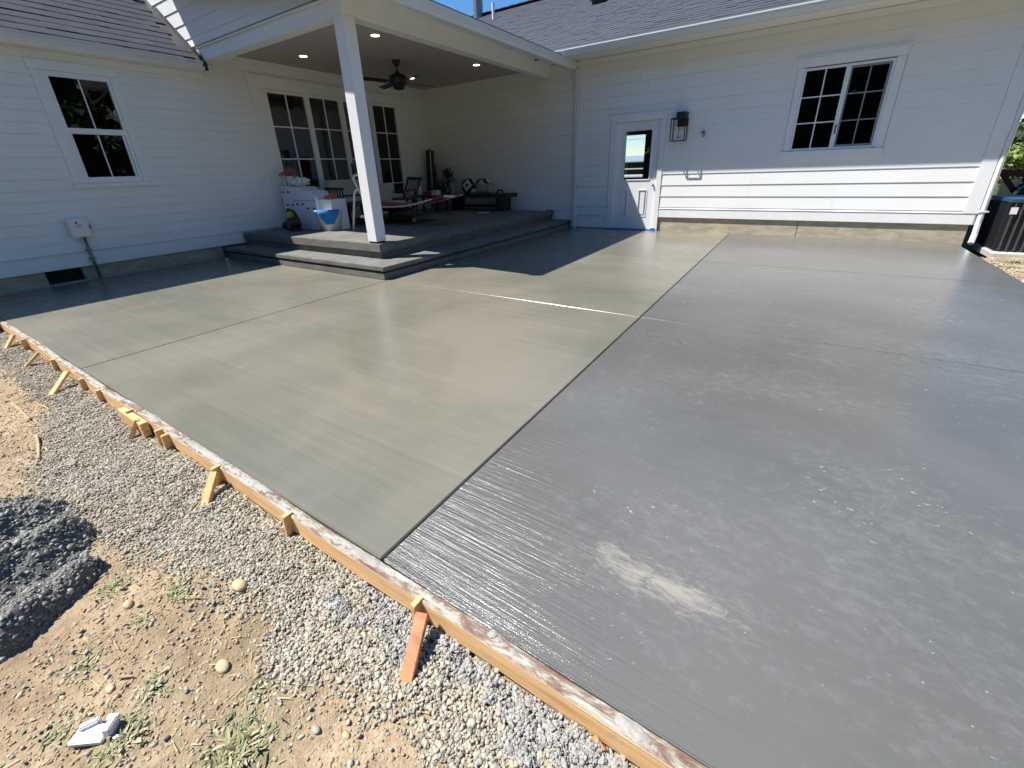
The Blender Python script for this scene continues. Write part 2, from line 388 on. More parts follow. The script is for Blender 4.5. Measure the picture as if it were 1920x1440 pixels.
# ---------------------------------------------------------------- ground
far = MB().add([(-400, -400, -.19), (400, -400, -.19), (400, 400, -.19), (-400, 400, -.19)], [(0, 1, 2, 3)]).build('ground', 'field'); tag(far, kind='structure')
def grd(x, y):
    """height of the soil beside the patio"""
    z = -.112+.020*fbm(x, y, 1.6)+.009*fbm(x, y, 8, 3, 3.1)+.006*fbm(x, y, 28, 3, 5.)
    return z
def soil(name, x0, x1, y0, y1, step, edge=.25, base=None):
    nx, ny = int((x1-x0)/step)+1, int((y1-y0)/step)+1; V = []; F = []
    for j in range(ny):
        for i in range(nx):
            x, y = x0+(x1-x0)*i/(nx-1), y0+(y1-y0)*j/(ny-1)
            e = min(x-x0, x1-x, y-y0, 99)/edge; V.append((x, y, (grd(x, y)+(base or 0))-max(0, 1-e)*.12))
    for j in range(ny-1):
        for i in range(nx-1): F.append((j*nx+i, j*nx+i+1, (j+1)*nx+i+1, (j+1)*nx+i))
    o = MB().add(V, F).build(name, 'dirt', smooth=True); return tag(o, kind='structure')
soil('dirt_ground', -5.6, 4.6, -10.2, -8.62, .0115)
soil('dirt_strip', 5.50, 7.6, -6.5, -.50, .06)

# ---------------------------------------------------------------- patio
patio = thing('patio', 'damp grey concrete patio slab poured in jointed panels', kind='structure')
G = .0028
XL, X1, XJ, XR = -5.07, -.955, 2.335, 5.47; YF, Y1, Y2, YB = -8.605, -5.575, -2.86, -.002
def panel(x0, x1, y0, y1, mat, label=None):
    return MB().box(x0, x1, y0, y1, -.11, 0).build('concrete_panel', mat, patio, bevel=.004, label=label, seg=3)
panel(XL, X1-G, YF, Y1-.0, 'fresh_concrete'); panel(X1+G, XJ-.005, YF, Y1-G, 'fresh_concrete')
panel(XL, -2.0, Y1+.0, YB, 'fresh_concrete')
panel(-1.2, XJ-.005, Y1+G, Y2-G, 'fresh_concrete'); panel(-1.2, XJ-.005, Y2+G, .028, 'fresh_concrete')
for y0, y1 in ((YF, Y1-G), (Y1+G, Y2-G), (Y2+G, .028)): panel(XJ+.005, XR, y0, y1, 'sealed_concrete')
MB().box(XL+.01, XR-.01, YF+.01, -.01, -.13, -.03).build('joint_bed', 'joint_dark', patio)
# porch landing and step
steps = thing('porch_steps', 'dark concrete porch landing with one wide step below', kind='structure')
SX, SY, UX, UY, SZ, UZ = -.981, -5.60, -1.428, -5.222, .168, .378
MB().box(XL, SX, SY, YB, .112, SZ).build('tread', 'step_concrete', steps, bevel=.008)
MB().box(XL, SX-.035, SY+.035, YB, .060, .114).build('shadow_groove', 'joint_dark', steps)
MB().box(XL, SX-.012, SY+.012, YB, .001, .082).build('riser', 'step_concrete', steps, bevel=.006)
MB().box(XL, UX, UY, YB, .262, UZ).build('landing', 'step_concrete', steps, bevel=.008)
MB().box(XL, UX-.045, UY+.045, YB, SZ+.001, .264).build('landing_base', 'step_concrete', steps)

# ---------------------------------------------------------------- house
H = thing('house', 'white house with lap siding, grey shingle roof and covered corner porch', 'house', (0, 0, 0))
XA, XC = -5.10, 5.58
W = MB()
WIN_A = (-7.235, -6.34, 1.285, 2.775); SLD = (-4.475, -.635, .38, 2.955)
WIN_B = (2.945, 4.285, 1.385, 2.745); DOOR = (-.128, .965, 0, 2.215)
# wall cores (openings left free)
def wallA(y0, y1, z0, z1): MB().box(XA-.14, XA-.006, y0, y1, z0, z1).build('wall', 'white_siding_y', H)
def wallB(x0, x1, z0, z1): MB().box(x0, x1, .006, .14, z0, z1).build('wall', 'white_siding_x', H)
wallA(-13, -7.13, .20, 2.95); wallA(-7.13, -6.43, .20, 1.30); wallA(-7.13, -6.43, 2.64, 2.95); wallA(-6.43, -5.2, .2, 2.95); wallA(-5.2, -4.285, .2, 3.3)
wallA(-4.285, -.85, 2.77, 3.3); wallA(-4.285, -.85, .20, .379); wallA(-.85, .006, .2, 3.3)
wallB(-5.23, -.012, .02, 3.5); wallB(-.012, .878, 2.065, 3.5); wallB(.878, 3.02, .27, 3.5); wallB(3.02, 4.19, .27, 1.37); wallB(3.02, 4.19, 2.60, 3.5); wallB(4.19, XC, .27, 3.5)
MB().box(XC-.13, XC, .142, 9.4, .27, 3.6).build('end_wall', 'white_siding_y', H)
# foundation
for a, b in ((-.98, -.135), (.972, 3.395), (3.401, XC-.02)): MB().box(a, b, .018, .16, -.2, .27).build('foundation_block', 'foundation_concrete', H, bevel=.004)
for a, b in ((-13, -7.885), (-7.50, -5.6)): MB().box(XA-.16, XA-.032, a, b, -.2, .21).build('foundation_block', 'foundation_concrete', H, bevel=.004)
MB().box(XA-.16, XA-.032, -7.885, -7.50, -.2, .012).build('foundation_block', 'foundation_concrete', H)
MB().box(XA-.17, XA-.13, -7.89, -7.49, .0, .215).build('foundation_vent', 'black_void', H)
# siding boards: wedge sections, lower edge proud
def butt(a, b, step):
    """random butt joints"""
    out = []; x = a; nxt = a+random.uniform(.4, 1)*step
    while nxt < b-.5: out.append((x, nxt-.001)); x = nxt+.001; nxt += step*random.uniform(.8, 1.1)
    out.append((x, b)); return out
def siding_row(make, a0, a1, z0, z1, holes):
    hit = [h for h in holes if h[2] < z1 and h[3] > z0]
    for s, e in segs(a0, a1, [(h[0], h[1]) for h in hit]):
        for a, b in butt(s, e, 3.6): make(a, b, z0, z1, z0, z1)
    for h in hit:
        if h[2] > z0+.012: make(max(a0, h[0]), h[1], z0, min(z1, h[2]), z0, z1)
        if h[3] < z1-.012: make(max(a0, h[0]), h[1], max(z0, h[3]), z1, z0, z1)
def boardB(a, b, z0, z1, zz0, zz1):
    f = lambda z: -.015+.010*(z-zz0)/(zz1-zz0)
    MB().prism([(0, z0), (f(z0), z0), (f(z1), z1-.0012), (0, z1-.0012)], 'x', a, b).build('siding_board', 'white_siding_x', H)
def boardA(a, b, z0, z1, zz0=None, zz1=None):
    zz0 = z0 if zz0 is None else zz0; zz1 = z1 if zz1 is None else zz1
    f = lambda z: XA+.0135-.009*(z-zz0)/(zz1-zz0)
    MB().prism([(XA, z0), (f(z0), z0), (f(z1), z1-.0012), (XA, z1-.0012)], 'y', a, b).build('siding_board', 'white_siding_y', H)
zb, eB = .466, .2065
for k in range(14): siding_row(boardB, -5.06, 5.44, zb+eB*k, zb+eB*(k+1), [(DOOR[0]-.012, DOOR[1]+.004, 0, 2.20), (WIN_B[0], WIN_B[1], 1.275, 2.722)])
eA = .1362
for k in range(18): siding_row(boardA, -11, -.06, .408+eA*k, .408+eA*(k+1), [(WIN_A[0], WIN_A[1], 1.25, 2.765), (SLD[0], SLD[1], 0, 2.95)])
for k in range(18, 20): siding_row(boardA, -5.0, -.06, .408+eA*k, .408+eA*(k+1), [(SLD[0], SLD[1], 0, 2.95)])
# skirt boards and their drip ledges
for a, b in segs(-.98, 5.58, [(DOOR[0]-.012, DOOR[1]+.004)]):
    MB().box(a, b, -.016, .004, .272, .430).build('skirt_board', 'white_trim', H, bevel=.002)
    MB().prism([(.004, .432), (-.023, .432), (-.023, .440), (.004, .462)], 'x', a, b).build('drip_ledge', 'white_trim', H)
MB().box(-5.06, -.983, -.014, .004, .380, .464).build('skirt_board', 'white_trim', H)
MB().box(XA-.004, XA+.016, -11, -5.21, .205, .386).build('skirt_board', 'white_trim', H, bevel=.002)
MB().prism([(XA-.004, .388), (XA+.026, .388), (XA+.026, .394), (XA-.004, .406)], 'y', -11, -5.21).build('drip_ledge', 'white_trim', H)
# corner boards
MB().box(5.442, 5.602, -.024, -.002, .432, 3.20).build('corner_board', 'white_trim', H, bevel=.002)
MB().box(5.580, 5.602, -.001, .12, .272, 3.20).build('corner_board', 'white_trim', H, bevel=.002)
MB().box(XA+.001, XA+.045, -.055, -.001, .38, 3.17).build('corner_board', 'white_trim', H, bevel=.002)
# ------------- double-hung window on the left wall
def trimA(name, y0, y1, z0, z1, d=.024, x=0.0, mat='white_trim', par=None, bev=.002): return MB().box(XA-.004+x, XA+d, y0, y1, z0, z1).build(name, mat, par or H, bevel=bev)
wa = MB()
for q in ((-7.125, -7.075, 1.297, 2.655), (-6.47, -6.435, 1.297, 2.655), (-7.075, -6.47, 2.595, 2.655), (-7.075, -6.47, 1.297, 1.375), (-7.075, -6.47, 1.925, 1.995)):
    wa.box(XA-.06, XA+.012, *q)
wa = wa.build('window', 'white_vinyl', H, label='double hung window with dark panes on the left wall')
trimA('casing', -7.235, -7.127, 1.297, 2.655, par=wa); trimA('casing', -6.433, -6.34, 1.297, 2.655, par=wa)
trimA('head_casing', -7.25, -6.325, 2.657, 2.772, .030, par=wa); trimA('head_cap', -7.27, -6.305, 2.774, 2.796, .046, par=wa)
trimA('sill', -7.25, -6.315, 1.245, 1.295, .044, par=wa)
for z0, z1, x in ((1.995, 2.595, -.018), (1.375, 1.925, -.034)):
    MB().box(XA+x-.005, XA+x, -7.075, -6.47, z0, z1).build('pane', 'window_glass', wa)
    MB().box(XA+x+.001, XA+x+.012, -6.782, -6.768, z0, z1).build('muntin', 'white_vinyl', wa)
    for q in ((-7.074, -7.05), (-6.50, -6.472)):
        if z0 < 1.5: MB().box(XA+x+.001, XA+x+.02, *q, z0, z1).build('sash_stile', 'white_vinyl', wa)
# ------------- glazed porch doors
sl = MB(); ys = [(-4.165, -3.425), (-3.32, -2.645), (-2.53, -1.87), (-1.745, -1.065)]
edges = [-4.275]+[v for q in ys for v in q]+[-.866]
for a, b in zip(edges[0::2], edges[1::2]): sl.box(XA-.07, XA+.010, a, b, .385, 2.765)
for a, b in ys: sl.box(XA-.07, XA+.010, a, b, 2.712, 2.765); sl.box(XA-.07, XA+.010, a, b, .385, .52)
sl = sl.build('patio_door', 'white_vinyl', H, label='four panel glazed patio door at back of porch')
trimA('casing', -4.475, -4.277, .382, 2.766, par=sl); trimA('casing', -.864, -.635, .382, 2.766, par=sl)
trimA('head_casing', -4.49, -.62, 2.768, 2.955, .030, par=sl); trimA('head_cap', -4.505, -.605, 2.957, 2.975, .046, par=sl)
for a, b in ys:
    MB().box(XA-.035, XA-.029, a, b, .52, 2.712).build('pane', 'window_glass', sl)
    for z in (1.070, 1.610, 2.165): MB().box(XA-.028, XA-.010, a, b, z-.011, z+.011).build('muntin', 'white_vinyl', sl)
    m = (a+b)/2; MB().box(XA-.0275, XA-.012, m-.011, m+.011, .52, 2.712).build('muntin', 'white_vinyl', sl)
MB().box(XA+.012, XA+.05, -2.585, -2.56, 1.28, 1.52).build('door_handle', 'black_metal', sl, bevel=.004)
# ------------- sliding window on the right wall
def trimB(name, x0, x1, z0, z1, d=.024, par=None, mat='white_trim', bev=.002): return MB().box(x0, x1, -d, .004, z0, z1).build(name, mat, par or H, bevel=bev)
wb = MB()
for q in ((3.047, 3.075, 1.402, 2.585), (4.137, 4.166, 1.402, 2.585), (3.075, 4.137, 2.552, 2.585), (3.075, 4.137, 1.392, 1.430), (3.586, 3.648, 1.430, 2.552)):
    wb.box(q[0], q[1], -.012, .06, q[2], q[3])
wb = wb.build('window', 'white_vinyl', H, label='sliding window with dark grid panes on the right wall')
trimB('casing', 2.95, 3.045, 1.392, 2.598, par=wb); trimB('casing', 4.168, 4.278, 1.392, 2.598, par=wb)
trimB('head_casing', 2.938, 4.290, 2.600, 2.728, .030, par=wb); trimB('head_cap', 2.925, 4.303, 2.730, 2.750, .046, par=wb)
trimB('sill', 2.925, 4.290, 1.268, 1.390, .046, par=wb)
MB().box(3.075, 3.586, .018, .023, 1.430, 2.552).build('pane', 'window_glass', wb)
MB().box(3.648, 4.137, .028, .033, 1.430, 2.552).build('pane', 'screen_glass', wb, label='right pane behind an insect screen')
for x0, x1, y, mat in ((3.075, 3.586, .016, 'white_vinyl'), (3.648, 4.137, .026, 'screen_grey')):
    m = (x0+x1)/2; MB().box(m-.009, m+.009, y-.012, y, 1.43, 2.552).build('muntin', mat, wb)
    for z in (1.805, 2.178): MB().box(x0, x1, y-.0125, y-.0005, z-.009, z+.009).build('muntin', mat, wb)
sf = MB()
for q in ((3.649, 3.672, 1.431, 2.551), (4.105, 4.136, 1.431, 2.551), (3.672, 4.105, 2.522, 2.551), (3.672, 4.105, 1.431, 1.462)): sf.box(q[0], q[1], -.006, .012, q[2], q[3])
sf.build('screen_frame', 'screen_grey', wb)
MB().box(3.612, 3.628, -.030, -.012, 1.62, 1.76).build('latch', 'dark_metal', wb, bevel=.003)
# ------------- half-glass side door
dr = MB(); Y0, Y1d = .030, .072
for q in ((.002, .180, .02, 2.052), (.700, .863, .02, 2.052), (.180, .700, 1.895, 2.052), (.180, .700, .02, .280), (.180, .700, .785, .998)): dr.box(q[0], q[1], Y0, Y1d, q[2], q[3])
dr.box(.300, .508, Y0, Y1d, .280, .785)
dr.box(.180, .300, .040, .066, .280, .785); dr.box(.508, .700, .040, .066, .280, .785)
dr = dr.build('door', 'white_vinyl', H, label='white half glass door with two raised lower panels')
for a, b in ((.100, .300), (.508, .700)):
    fr = MB()
    for q in ((a, a+.022, .262, .803), (b-.022, b, .262, .803), (a+.022, b-.022, .781, .803), (a+.022, b-.022, .262, .284)): fr.box(q[0], q[1], .022, .034, q[2], q[3])
    fr.build('panel_moulding', 'white_vinyl', dr, bevel=.004)
    MB().box(a+.045, b-.045, .024, .036, .308, .757).build('panel', 'white_vinyl', dr, bevel=.008)
gf = MB()
for q in ((.158, .182, .976, 1.917), (.698, .722, .976, 1.917), (.182, .698, 1.893, 1.917), (.182, .698, .976, 1.0)): gf.box(q[0], q[1], .018, .034, q[2], q[3])
gf.build('glass_frame', 'white_vinyl', dr, bevel=.004)
MB().box(.182, .698, .048, .053, 1.0, 1.893).build('pane', 'clear_glass', dr)
kn = MB(); kn.tube([(.806, .030, .888), (.806, .006, .888)], .018, 12); kn.tube([(.806, .010, .888), (.806, -.004, .888), (.806, -.024, .888), (.806, -.034, .888)], .029, 14, .6)
kn.build('handle', 'grey_metal', dr, smooth=True)
for n_, q in (('door_jamb', (-.012, 0, .004, 2.064)), ('door_jamb', (.866, .878, .004, 2.064))): MB().box(q[0], q[1], .006, .13, q[2], q[3]).build(n_, 'white_trim', H)
MB().box(-.012, .878, .006, .13, 2.054, 2.064).build('door_jamb', 'white_trim', H)
trimB('door_casing', -.128, -.004, .003, 2.062); trimB('door_casing', .870, .965, .003, 2.062)
trimB('door_head_casing', -.142, .980, 2.064, 2.205, .030); trimB('door_head_cap', -.155, .993, 2.207, 2.226, .046)
MB().box(-.128, .965, .005, .13, -.02, .018).build('threshold', 'grey_metal', H)
# ------------- porch post, beams, gable, ceiling
BZ = 3.008; PX0, PX1, PY0, PY1 = -1.680, -1.502, -5.199, -5.025
post = MB().box(PX0, PX1, PY0, PY1, .402, BZ-.001).build('porch_post', 'white_trim', H, bevel=.004)
MB().box(PX0+.012, PX1-.012, PY0+.012, PY1-.012, UZ+.001, .403).build('post_base', 'flashing_black', post)
MB().box(XA+.03, PX1, PY0+.001, PY1, BZ, 3.178).build('porch_beam', 'white_trim', H, bevel=.004)
MB().box(PX0, PX1-.001, PY1+.001, -.017, BZ+.001, 3.27).build('porch_beam', 'white_trim', H, bevel=.004)
MB().prism([(PY0+.03, 3.180), (PY0-.028, 3.180), (PY0-.028, 3.196), (PY0+.03, 3.224)], 'x', -4.99, PX1+.002).build('drip_ledge', 'white_trim', H)
for k, z in enumerate((3.222, 3.336, 3.53, 3.724, 3.918)):
    h = .113 if k == 0 else .193
    xa = -4.72-(z+h-3.0)/.83+.18
    MB().prism([(PY0+.02, z), (PY0-.013, z), (PY0-.003, z+h), (PY0+.02, z+h)], 'x', -6.6, PX1).build('gable_board', 'white_siding_x', H)
MB().box(-6.6, PX1-.002, PY0+.022, PY1, 3.20, 4.15).build('gable_wall', 'white_siding_x', H)
MB().box(-1.512, PX1+.010, PY0-.02, PY0+.03, BZ+.002, 3.30).build('corner_board', 'white_trim', H) if False else None
cz = 3.192
nb = 40; wd = (PY1*-1-.02)/nb
me = None
for i in range(nb):
    y0 = PY1+.004+i*wd
    o = MB().box(XA+.012, PX0-.002, y0, y0+wd-.006, cz, cz+.012)
    o.build('ceiling_board', 'ceiling_paint', H)
MB().box(XA, PX0+.05, PY1-.05, -.002, cz+.013, cz+.03).build('ceiling_backing', 'ceiling_gap', H)
MB().box(XA+.004, XA+.024, PY1+.002, -.03, cz-.075, cz-.001).build('ceiling_trim', 'white_trim', H)
MB().box(XA+.05, PX0-.003, -.022, -.0165, cz-.06, cz-.001).build('ceiling_trim', 'white_trim', H)
# ------------- porch roof: low slope over the porch, eave to the right
def slab_roof(name, P, t, mat, par=None):
    n = len(P); V = [Vector(p) for p in P]; D = Vector((0, 0, -t))
    return MB().add(list(V)+[v+D for v in V], [tuple(range(n)), tuple(range(n, 2*n))[::-1]]+[(i, n+i, n+(i+1) % n, (i+1) % n) for i in range(n)]).build(name, mat, par or H)
EX, EZ = -.87, 3.205
pr_ = lambda x: EZ+.02+.2*(EX-x)
rz = 4.13
slab_roof('porch_roof', [(EX-.03, -5.60, pr_(EX-.03)), (EX-.03, .35, pr_(EX-.03)), (-5.45, 1.0, pr_(-5.45)), (-5.45, -5.60, pr_(-5.45))], .07, 'shingle_grey')
MB().prism([(EX-.03, 3.085), (PX1-.05, 3.262), (PX1-.05, 3.30), (EX-.03, 3.20)], 'y', -5.57, -.017).build('soffit', 'white_trim', H)
def gutter(axis, e, sgn, z1, a0, a1, h=.115, wd_=.11):
    """K-style gutter; e is the outer lip coordinate, sgn points from lip to the wall"""
    t = .004
    P = [(0, 0), (0, -.018), (.012, -.030), (.012, -.045), (.045, -h), (wd_, -h), (wd_, -.004), (wd_-t, -.004), (wd_-t, -h+t), (.047, -h+t), (.017, -.047), (.017, -.028), (.006, -.016), (.006, 0)]
    g = MB().prism([(e+sgn*u, z1+v) for u, v in P], axis, a0, a1).build('gutter', 'white_gutter', H)
    for a in (a0-.002, a1-.002):
        MB().prism([(e+sgn*u, z1+v) for u, v in ((0, 0), (0, -.018), (.012, -.030), (.012, -.045), (.045, -h), (wd_, -h), (wd_, 0))], axis, a, a+.004).build('gutter_end', 'white_gutter', g)
    return g
gutter('y', EX, -1, EZ, -5.59, -.02, .13)
MB().box(EX-.14, EX-.115, -5.58, -.018, 3.09, 3.215).build('fascia', 'white_trim', H)
# ------------- right roof
BY, BZ1 = -.735, 3.305
def rB(y): return BZ1-.002+.5*(y-BY-.028)
roofB = slab_roof('roof', [(-8.5, BY+.05, rB(BY+.05)), (5.92, BY+.05, rB(BY+.05)), (5.92, 4.42, rB(4.42)), (-8.5, 4.42, rB(4.42))], .10, 'flashing_black')
slab_roof('roof', [(-8.5, 4.43, rB(4.42)), (5.92, 4.43, rB(4.42)), (5.92, 9.7, rB(4.42)-.5*5.27), (-8.5, 9.7, rB(4.42)-.5*5.27)], .10, 'shingle_grey')
gutter('x', BY, 1, BZ1, -1.18, 5.80, .11)
MB().box(-1.15, 5.80, BY+.115, BY+.14, BZ1-.115, BZ1-.002).build('fascia', 'white_trim', H)
MB().prism([(BY+.141, BZ1-.112), (-.002, BZ1-.075), (-.002, BZ1-.06), (BY+.141, BZ1-.09)], 'x', -1.10, 5.60).build('soffit', 'white_trim', H)
MB().box(-.80, 5.44, -.030, -.0165, BZ1-.175, BZ1-.083).build('frieze_board', 'white_trim', H)
# ------------- left roof (10 in 12)
AX, AZ = -4.865, 2.965
def rA(x): return AZ-.002+.83*(AX-.028-x)
roofA = slab_roof('roof', [(AX-.05, -12, rA(AX-.05)), (AX-.05, -5.15, rA(AX-.05)), (-8.6, -5.15, rA(-8.6)), (-8.6, -12, rA(-8.6))], .10, 'flashing_black')
slab_roof('roof', [(-5.5, -5.14, rA(-5.5)), (-5.5, .6, rA(-5.5)), (-8.6, .6, rA(-8.6)), (-8.6, -5.14, rA(-8.6))], .10, 'shingle_grey')
slab_roof('roof', [(-8.61, -12, rA(-8.6)), (-8.61, .6, rA(-8.6)), (-12.4, .6, rA(-8.6)-3.1), (-12.4, -12, rA(-8.6)-3.1)], .10, 'shingle_grey')
# the left gutter falls slightly towards its far-left outlet
ga = gutter('y', AX, -1, AZ, -11.5, -5.215, .095, .10)
MB().box(AX-.125, AX-.101, -11.5, -5.215, AZ-.10, AZ+.005).build('fascia', 'white_trim', H)
MB().prism([(AX-.126, AZ-.095), (XA-.002, AZ-.095), (XA-.002, AZ-.082), (AX-.126, AZ-.082)], 'y', -11.5, -5.215).build('soffit', 'white_trim', H)
MB().box(XA+.0135, XA+.032, -11.5, -5.215, AZ-.19, AZ-.097).build('frieze_board', 'white_trim', H)
# step flashing where the left roof dies into the gable
fl = MB()
for i in range(7):
    x = AX-.05-.145*i; fl.obox((x-.08, -5.222, rA(x-.08)+.028), (-1, 0, .83), (0, 1, 0), (.83, 0, 1), .098, .005, .035 if i else .06)
fl.obox((AX-.05, -5.230, rA(AX)+.05), (-1, 0, .83), (0, 1, 0), (.83, 0, 1), .07, .012, .05)
fl.build('step_flashing', 'flashing_black', H)
# shingles: tabs as pieces, nearest ones single, the rest joined
def tab_mesh(wd_, ln, t):
    m = MB().box(-wd_/2, wd_/2, 0, ln, 0, t); me = bpy.data.meshes.new('shingle')
    vs = [Vector(v) for v in m.v]
    for v in vs:
        if v.y > .01: v.z *= .35
    me.from_pydata([tuple(v) for v in vs], [], m.f); me.materials.append(MATS['shingle_grey']); return me
TABS = [tab_mesh(wd_, .165, t) for wd_, t in ((.265, .009), (.165, .012), (.215, .010), (.130, .013), (.245, .009))]
def lay(roof, org, along, up, width, nrow, expo, singles):
    along, up = Vector(along).normalized(), Vector(up).normalized(); nz = along.cross(up)
    if nz.z < 0: nz = -nz
    all_ = []
    for r in range(nrow):
        s = -random.uniform(0, .3)
        while s < width:
            k = random.randrange(5); wd_ = TABS[k].vertices[1].co.x*2
            p = Vector(org)+along*(s+wd_/2)+up*(r*expo-.012)+nz*.002*random.random()
            M = Matrix((along, up, nz)).transposed().to_4x4(); M.translation = p
            if along.cross(up).dot(nz) < 0: M = Matrix((-along, up, nz)).transposed().to_4x4(); M.translation = p
            if s+wd_ < width+.02: all_.append((k, M))
            s += wd_+.0015
    c = Vector(cam.location); all_.sort(key=lambda q: (q[1].translation-c).length)
    for k, M in all_[:singles]: inst('shingle', TABS[k], roof, M)
    mb = MB()
    for k, M in all_[singles:]:
        mb.add([M @ v.co for v in TABS[k].vertices], [tuple(p.vertices) for p in TABS[k].polygons])
    if mb.v: tag(mb.build('shingle', 'shingle_grey', roof), kind='stuff')
lay(roofA, (AX-.022, -9.6, rA(AX-.022)+.001), (0, 1, 0), (-1, 0, .83), 4.36, 15, .143, 150)
lay(roofB, (-7.2, BY+.022, rB(BY+.022)+.001), (1, 0, 0), (0, 1, .5), 13.1, 40, .144, 150)
rc = MB()
for i in range(46): rc.obox((-8.2+i*.3, 4.42, rB(4.42)+.022), (1, 0, .03), (0, 1, 0), (0, 0, 1), .16, .13, .012)
rc.build('ridge_cap', 'flashing_black', H)
def roofpipe(x, y, r, h, mat):
    z = rB(y); m = MB().tube([(x, y, z-.05), (x, y, z+h)], r, 12); return m.build('vent_pipe', mat, H, smooth=False)
roofpipe(-5.24, 3.47, .045, .40, 'white_tube'); roofpipe(-6.35, 4.25, .16, .55, 'grey_metal')
rv = MB(); bx, by = -1.46, 2.33
rv.obox((bx, by, rB(by)+.05), (1, 0, 0), (0, 1, .5), (0, -.5, 1), .13, .14, .04); rv.obox((bx, by, rB(by)+.105), (1, 0, 0), (0, 1, .5), (0, -.5, 1), .18, .19, .012)
rv.build('roof_vent', 'flashing_black', H, bevel=.006)
# downspouts
def spout(x, y0, y1, z0, z1, wd_=.075):
    m = MB(); P = [(x-wd_/2, y0), (x-wd_/2+.02, y0-.006), (x, y0), (x+wd_/2-.02, y0-.006), (x+wd_/2, y0), (x+wd_/2, y1), (x-wd_/2, y1)]
    m.prism(P, 'z', z0, z1); return m.build('downspout', 'white_gutter', H)
spout(-.875, -.080, -.026, .004, 3.085)
for z in (2.62, .9): MB().box(-.945, -.805, -.086, -.020, z, z+.03).build('spout_strap', 'white_gutter', H)
ds = MB()
ds.tube([(5.643, -.005, 3.1), (5.643, -.005, .30), (5.642, -.03, .14), (5.628, -.075, .04), (5.618, -.10, .012)], .036, 8)
ds.build('downspout', 'white_gutter', H)
MB().box(5.60, 5.70, -.046, .04, .452, .472).build('spout_strap', 'white_gutter', H)
# interior shells: dark rooms that the glass looks into
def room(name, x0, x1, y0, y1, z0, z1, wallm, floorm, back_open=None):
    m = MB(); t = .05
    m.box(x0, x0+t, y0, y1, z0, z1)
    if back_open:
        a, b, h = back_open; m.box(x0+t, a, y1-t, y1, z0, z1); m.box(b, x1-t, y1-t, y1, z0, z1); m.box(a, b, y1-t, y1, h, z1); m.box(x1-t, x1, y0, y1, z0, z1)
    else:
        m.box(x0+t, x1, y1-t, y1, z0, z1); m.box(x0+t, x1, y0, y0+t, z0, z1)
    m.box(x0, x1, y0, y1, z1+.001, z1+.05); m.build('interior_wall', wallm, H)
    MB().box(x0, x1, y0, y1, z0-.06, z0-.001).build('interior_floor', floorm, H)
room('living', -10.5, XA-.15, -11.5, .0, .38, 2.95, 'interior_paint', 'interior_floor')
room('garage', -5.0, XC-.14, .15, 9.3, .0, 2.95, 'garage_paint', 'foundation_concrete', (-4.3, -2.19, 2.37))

# ---------------------------------------------------------------- fittings on the house
def can_light(x, y, lab):
    t = thing('ceiling_light', lab, 'ceiling light', (x, y, cz), 'recessed lights in the porch ceiling')
    MB().lathe([(.062, -.001), (.088, -.001), (.090, -.005), (.062, -.009)], (x, y, cz), 28).build('trim_ring', 'white_trim', t, smooth=True)
    MB().lathe([(.061, -.0105), (.061, -.003)], (x, y, cz), 24).build('lens', 'lamp_warm', t)
can_light(-2.41, -3.89, 'lit round recessed light nearest the porch post'); can_light(-4.245, -3.87, 'lit round recessed light left of the porch post')
can_light(-2.45, -1.33, 'lit round recessed light near the gutter side of ceiling'); can_light(-4.25, -1.29, 'lit round recessed light partly hidden behind fan blade')
fx, fy = -3.335, -2.605
fan = thing('ceiling_fan', 'black ceiling fan with four blades hanging under the porch ceiling', 'ceiling fan', (fx, fy, cz))
MB().lathe([(.03, -.10), (.07, -.04), (.078, -.001)], (fx, fy, cz), 18).build('canopy', 'black_metal', fan, smooth=True)
MB().lathe([(.013, -.21), (.013, -.08)], (fx, fy, cz), 10).build('downrod', 'black_metal', fan)
MB().lathe([(.05, -.47), (.10, -.455), (.105, -.40), (.14, -.385), (.165, -.33), (.165, -.27), (.12, -.225), (.045, -.21), (.03, -.17)], (fx, fy, cz), 24).build('motor', 'black_metal', fan, smooth=True)
for ang in (74, 164, 254, 344):
    d = Vector((math.cos(R(ang)), math.sin(R(ang)), 0)); n_ = Vector((-d.y, d.x, 0)); zc = cz-.345
    nt_ = (n_+Vector((0, 0, .22))).normalized(); up = d.cross(nt_)
    c = Vector((fx, fy, zc)); b = MB().obox(c+d*.47, d, nt_, up, .235, .065, .004); b.obox(c+d*.19, d, nt_, up, .07, .022, .005)
    b.build('blade', 'black_metal', fan, bevel=.002)
MB().tube([(fx+.06, fy, cz-.46), (fx+.06, fy, cz-.60)], .003, 5).build('pull_chain', 'grey_metal', fan)
# lantern
lx0, lx1, lz0, lz1, ly0, ly1 = 1.105, 1.358, 1.660, 2.03, -.235, -.045
lan = thing('wall_lantern', 'black open frame wall lantern with candle bulbs beside side door', 'wall lantern', (1.23, -.01, 1.9))
MB().box(1.172, 1.345, -.045, -.016, 1.90, 2.137).build('backplate', 'black_metal', lan, bevel=.003)
MB().box(1.18, 1.335, -.20, -.046, 2.030, 2.136).build('arm', 'black_metal', lan, bevel=.003)
fr = MB(); t = .007
for x in (lx0, lx1):
    for y in (ly0, ly1): fr.box(x-t, x+t, y-t, y+t, lz0, lz1)
for z in (lz0, lz1):
    for y in (ly0, ly1): fr.box(lx0+t, lx1-t, y-t, y+t, z-t, z+t)
    for x in (lx0, lx1): fr.box(x-t, x+t, ly0+t, ly1-t, z-t, z+t)
fr.box(lx0, lx1, ly0, ly1, lz1+.0075, lz1+.012); fr.build('frame', 'black_metal', lan)
cx_, cy_ = 1.232, -.14
MB().tube([(cx_, cy_, 2.03), (cx_, cy_, 1.70)], .006, 8).build('stem', 'black_metal', lan)
